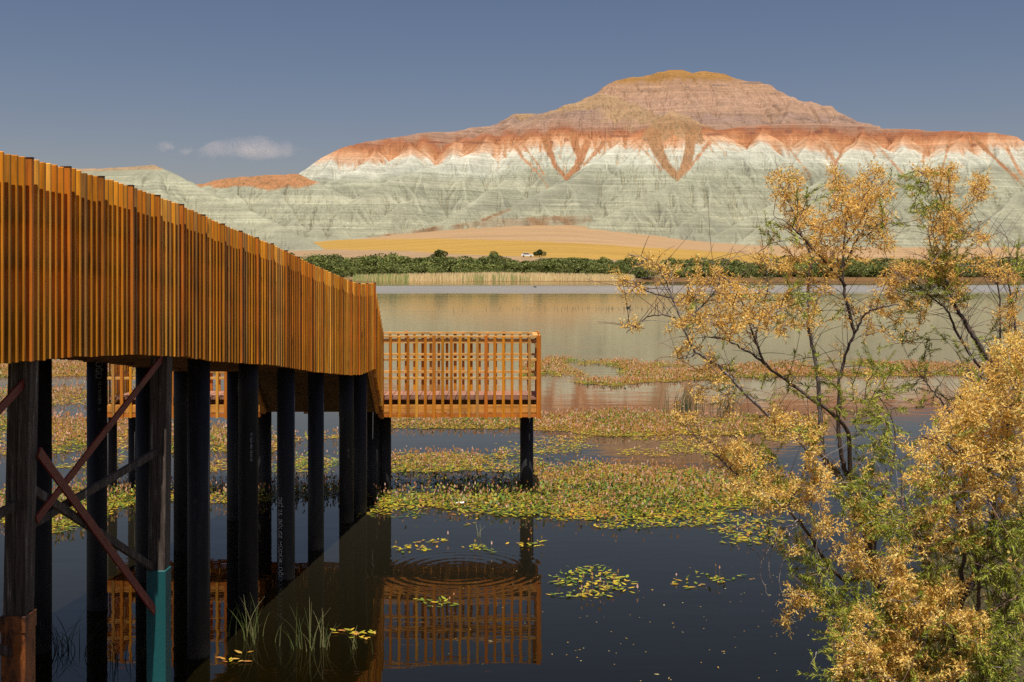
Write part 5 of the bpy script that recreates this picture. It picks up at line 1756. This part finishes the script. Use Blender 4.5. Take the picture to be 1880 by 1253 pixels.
for c in [(1255, 770, 18, 14, 12), (1300, 810, 26, 18, 14), (1350, 845, 36, 30, 40), (1390, 885, 40, 30, 34), (1440, 905, 36, 26, 22), (1400, 930, 30, 14, 10), (1440, 780, 36, 18, 22), (1480, 800, 26, 18, 14), (1490, 840, 18, 26, 16), (1510, 880, 22, 26, 22),
          (1480, 910, 26, 26, 18), (1510, 965, 24, 16, 18), (1470, 1000, 16, 16, 8), (1425, 770, 18, 10, 8), (1565, 1010, 30, 24, 26), (1600, 1045, 30, 26, 24), (1575, 960, 30, 30, 16), (1470, 1095, 24, 20, 18), (1550, 1130, 26, 20, 12), (1440, 1135, 8, 20, 6), (1545, 1170, 24, 20, 14)]:
    T1.cluster(*c[:4], t - .55, int(c[4] * 1.2), 0.92, 0.22, 1.1, 0.1)
for c in [(1395, 850, 36, 30, 26), (1430, 900, 40, 30, 20), (1500, 1040, 36, 30, 22), (1540, 1100, 40, 40, 30), (1500, 1085, 30, 24, 16), (1470, 560, 60, 60, 14), (1440, 440, 50, 30, 8), (1500, 700, 60, 60, 14), (1600, 760, 60, 60, 26), (1620, 700, 50, 40, 16), (1580, 880, 50, 50, 30),
          (1590, 940, 60, 50, 30), (1620, 830, 40, 50, 26), (1330, 690, 20, 40, 8), (1410, 720, 40, 40, 6), (1440, 990, 40, 30, 10), (1620, 380, 20, 60, 3), (1480, 380, 50, 40, 5)]:
    T1.cluster(*c[:4], t - .3, int(c[4] * 1.8), 0.10, 0.3, 1.0)
T1.grow()
T1.bare(420, 0.15, 0.5, (1150, 420, 1640, 960))
T1.bare(40, 0.2, 0.5, (1350, 350, 1640, 520), 0.7, BARK_R)
T1.bare(80, 0.2, 0.5, (1350, 860, 1620, 1250), -0.1, BARK_G)
T1.finish()

b2 = P(1900, 1290, 8.3)
T2s = Shrub('tamarisk', b2, 'slender tamarisk behind, its narrow golden top rising at the right', 'shrub', GRPT, 22); T2s.pending = []
t = 8.3
T2s.stem([(1900, 1290, t), (1890, 1050, t), (1870, 860, t), (1840, 720, t), (1805, 645, t), (1780, 608, t), (1765, 580, t), (1751, 558, t), (1739, 525, t), (1735, 479, t), (1739, 417, t), (1743, 363, t), (1741, 312, t)], 0.032, 0.003)
T2s.stem([(1840, 720, t), (1785, 655, t - .1), (1756, 608, t - .1), (1739, 570, t - .2), (1714, 550, t - .2), (1681, 521, t - .3), (1640, 500, t - .3)], 0.014, 0.003)
T2s.stem([(1741, 392, t), (1718, 342, t), (1700, 325, t), (1670, 306, t)], 0.008, 0.002)
T2s.stem([(1738, 440, t), (1764, 404, t), (1785, 367, t), (1801, 334, t)], 0.007, 0.002)
T2s.stem([(1737, 470, t), (1770, 440, t), (1803, 407, t)], 0.005, 0.0015)
T2s.stem([(1736, 500, t), (1715, 470, t), (1704, 430, t), (1720, 420, t)], 0.006, 0.002)
T2s.stem([(1850, 750, t), (1838, 640, t + .1), (1835, 550, t + .1), (1825, 480, t + .1), (1810, 440, t + .1)], 0.012, 0.002)
T2s.stem([(1870, 860, t), (1872, 700, t + .1), (1862, 580, t + .1), (1850, 500, t + .1), (1866, 440, t + .1)], 0.016, 0.002)
T2s.stem([(1880, 950, t), (1800, 840, t - .1), (1745, 760, t - .2), (1710, 715, t - .2), (1690, 690, t - .2)], 0.016, 0.003)
T2s.stem([(1800, 840, t - .1), (1760, 760, t), (1800, 690, t), (1850, 620, t)], 0.010, 0.003, BARK_G)
for c in [(1738, 318, 18, 12, 16), (1700, 318, 22, 10, 14), (1725, 345, 20, 12, 9), (1742, 345, 12, 20, 10), (1802, 343, 13, 18, 22), (1790, 368, 14, 10, 6), (1745, 388, 26, 18, 22), (1745, 425, 26, 22, 36), (1715, 410, 14, 14, 10), (1760, 410, 14, 18, 10), (1720, 455, 16, 12, 8),
          (1805, 435, 20, 10, 10), (1700, 490, 30, 22, 22), (1665, 500, 30, 24, 26), (1640, 520, 26, 24, 20), (1750, 500, 22, 30, 22), (1815, 485, 34, 20, 16), (1850, 500, 26, 30, 14), (1860, 560, 24, 40, 20), (1620, 555, 28, 20, 14), (1640, 580, 30, 20, 12), (1600, 600, 26, 18, 10), (1680, 560, 40, 24, 14),
          (1760, 555, 16, 20, 8), (1660, 615, 26, 16, 8), (1840, 600, 30, 40, 16), (1870, 640, 20, 30, 14)]:
    T2s.cluster(*c[:4], t - .05, int(c[4] * 1.05), 0.96, 0.25, 0.85)
for c in [(1685, 345, 24, 28, 14), (1705, 385, 24, 30, 12), (1735, 470, 20, 24, 14), (1730, 510, 24, 30, 22), (1700, 540, 40, 26, 26), (1760, 440, 20, 40, 6), (1660, 410, 30, 30, 3), (1620, 420, 14, 40, 3), (1870, 490, 16, 40, 10), (1830, 640, 50, 50, 12), (1700, 620, 50, 40, 12), (1780, 700, 60, 50, 14), (1690, 700, 40, 40, 10), (1760, 540, 20, 20, 6)]:
    T2s.cluster(*c[:4], t, int(c[4] * 1.8), 0.06, 0.25, 1.0)
T2s.grow()
T2s.bare(380, 0.15, 0.5, (1600, 400, 1890, 900))
T2s.finish()

b3 = P(1760, 1480, 6.7)
T3s = Shrub('tamarisk', b3, 'nearest bushy tamarisk, thick with pale golden sprays at the lower right', 'shrub', GRPT, 23); T3s.pending = []
t = 6.7
T3s.stem([(1760, 1480, t), (1752, 1260, t), (1758, 1150, t), (1764, 1106, t), (1778, 1085, t), (1796, 1047, t), (1805, 1011, t), (1820, 960, t), (1826, 925, t), (1845, 850, t), (1852, 760, t), (1868, 680, t)], 0.027, 0.004)
T3s.stem([(1765, 1440, t + .2), (1802, 1250, t + .2), (1800, 1178, t + .2), (1796, 1124, t + .2), (1796, 1070, t + .2), (1786, 990, t + .2), (1770, 900, t + .2), (1780, 800, t + .2)], 0.021, 0.004, (0.22, 0.13, 0.10))
T3s.stem([(1764, 1110, t), (1790, 1045, t), (1820, 1025, t), (1850, 1012, t), (1900, 990, t)], 0.012, 0.003)
T3s.stem([(1758, 1150, t), (1765, 1060, t), (1772, 980, t), (1740, 900, t), (1730, 830, t)], 0.018, 0.003)
T3s.stem([(1752, 1260, t), (1730, 1130, t - .2), (1700, 1040, t - .2), (1680, 980, t - .2), (1660, 940, t - .2), (1640, 900, t - .2)], 0.014, 0.003, BARK_R)
T3s.stem([(1752, 1300, t), (1690, 1220, t - .2), (1640, 1180, t - .3), (1570, 1160, t - .3)], 0.014, 0.003)
T3s.stem([(1752, 1330, t), (1650, 1260, t - .3), (1580, 1225, t - .4), (1530, 1200, t - .4)], 0.012, 0.003)
T3s.stem([(1755, 1240, t), (1810, 1140, t - .2), (1860, 1100, t - .2), (1910, 1080, t - .2)], 0.010, 0.003, BARK_R)
T3s.stem([(1852, 760, t), (1820, 720, t - .1), (1800, 690, t - .1)], 0.008, 0.002)
T3s.stem([(1826, 925, t), (1790, 860, t - .1), (1740, 820, t - .2), (1690, 800, t - .2)], 0.010, 0.003)
for c in [(1850, 670, 40, 40, 60), (1865, 640, 26, 24, 20), (1820, 720, 44, 34, 60), (1780, 770, 44, 32, 60), (1850, 770, 40, 44, 66), (1740, 800, 40, 30, 46), (1820, 830, 50, 34, 66), (1760, 850, 50, 34, 56), (1700, 830, 28, 26, 22), (1870, 850, 26, 44, 40), (1690, 885, 30, 26, 20), (1810, 895, 44, 26, 40), (1860, 920, 26, 20, 16), (1740, 905, 36, 26, 22),
          (1720, 950, 36, 26, 28), (1780, 950, 30, 20, 16), (1715, 1000, 22, 20, 16), (1750, 1000, 26, 18, 12)]:
    T3s.cluster(*c[:4], t - .1, int(c[4] * 1.15), 0.95, 0.25, 1.15)
for c in [(1650, 1030, 16, 26, 22), (1655, 1075, 14, 28, 22), (1640, 1095, 14, 14, 8), (1720, 1085, 46, 18, 40), (1680, 1105, 36, 22, 32), (1700, 1140, 40, 26, 46), (1780, 1135, 26, 14, 24), (1740, 1125, 24, 14, 12), (1780, 1175, 22, 18, 18), (1640, 1200, 44, 30, 56), (1590, 1200, 36, 26, 34), (1560, 1180, 22, 18, 14), (1610, 1235, 50, 22, 50), (1680, 1210, 24, 26, 18), (1750, 1225, 24, 24, 22), (1560, 1225, 24, 20, 14), (1640, 1170, 24, 14, 12), (1690, 1250, 26, 20, 14), (1590, 1130, 24, 22, 12)]:
    T3s.cluster(*c[:4], t - .3, int(c[4] * 1.4), 0.96, 0.18, 1.15, 0.2)
for c in [(1680, 980, 50, 40, 40), (1640, 960, 40, 40, 26), (1860, 980, 36, 40, 40), (1850, 1060, 44, 40, 46), (1790, 1000, 40, 40, 24), (1720, 1060, 40, 36, 26), (1620, 1140, 40, 40, 34), (1560, 1150, 40, 40, 22), (1660, 1130, 40, 40, 30), (1780, 1200, 60, 50, 50), (1850, 1150, 50, 50, 50), (1700, 1190, 40, 40, 26), (1560, 1240, 50, 26, 26), (1680, 1245, 60, 26, 30), (1800, 820, 70, 60, 20), (1720, 900, 60, 50, 24), (1830, 1230, 50, 30, 26)]:
    T3s.cluster(*c[:4], t, int(c[4] * 1.9), 0.04, 0.35, 1.0)
T3s.grow()
T3s.bare(240, 0.1, 0.4, (1500, 680, 1890, 1253))
T3s.bare(70, 0.2, 0.5, (1600, 900, 1890, 1253), 0.3, BARK_G)
T3s.finish()

# grass on the near bank
pal = np.array([(0.10, 0.17, 0.03), (0.14, 0.21, 0.05), (0.08, 0.13, 0.03)])
x3, y3 = 2.65, 6.0
V1, C1 = blades(34, x3 + 0.12, y3, (0.10, 0.15), 0.75, 0.022, 0.55, pal, float(ground_z(np.array([x3]), np.array([y3]))[0]) - 0.05, 31)
tag(polys('reed_grass', V1, C1, MAT['reed']), 'bright green broad-bladed grass in the lower right corner', 'grass')
n = 16000
x = rng.uniform(-2, 14, n); y = rng.uniform(-3, 14, n)
e_ = bank_edge(x); k = (y < e_ - 0.15) & (x > 1.2); x, y = x[k], y[k]; n = len(x)
z = ground_z(x, y)
h = rng.uniform(0.15, 0.55, n); wd = rng.uniform(0.004, 0.009, n); dx = rng.normal(0, 0.12, n); dy = rng.normal(0, 0.12, n)
V = np.stack([np.stack([x - wd, y, z - 0.02], -1), np.stack([x + wd, y, z - 0.02], -1), np.stack([x + wd * .7 + dx * .5, y + dy * .5, z + h * 0.65], -1), np.stack([x + dx * 1.3, y + dy * 1.3, z + h], -1), np.stack([x - wd * .7 + dx * .5, y + dy * .5, z + h * 0.65], -1)], 1)
tag(polys('bank_grass', V, np.array([(0.09, 0.12, 0.03), (0.16, 0.15, 0.05), (0.26, 0.21, 0.09)])[rng.integers(0, 3, n)], MAT['reed']), 'mixed dry and green grass covering the near bank', 'grass', None, 'stuff')
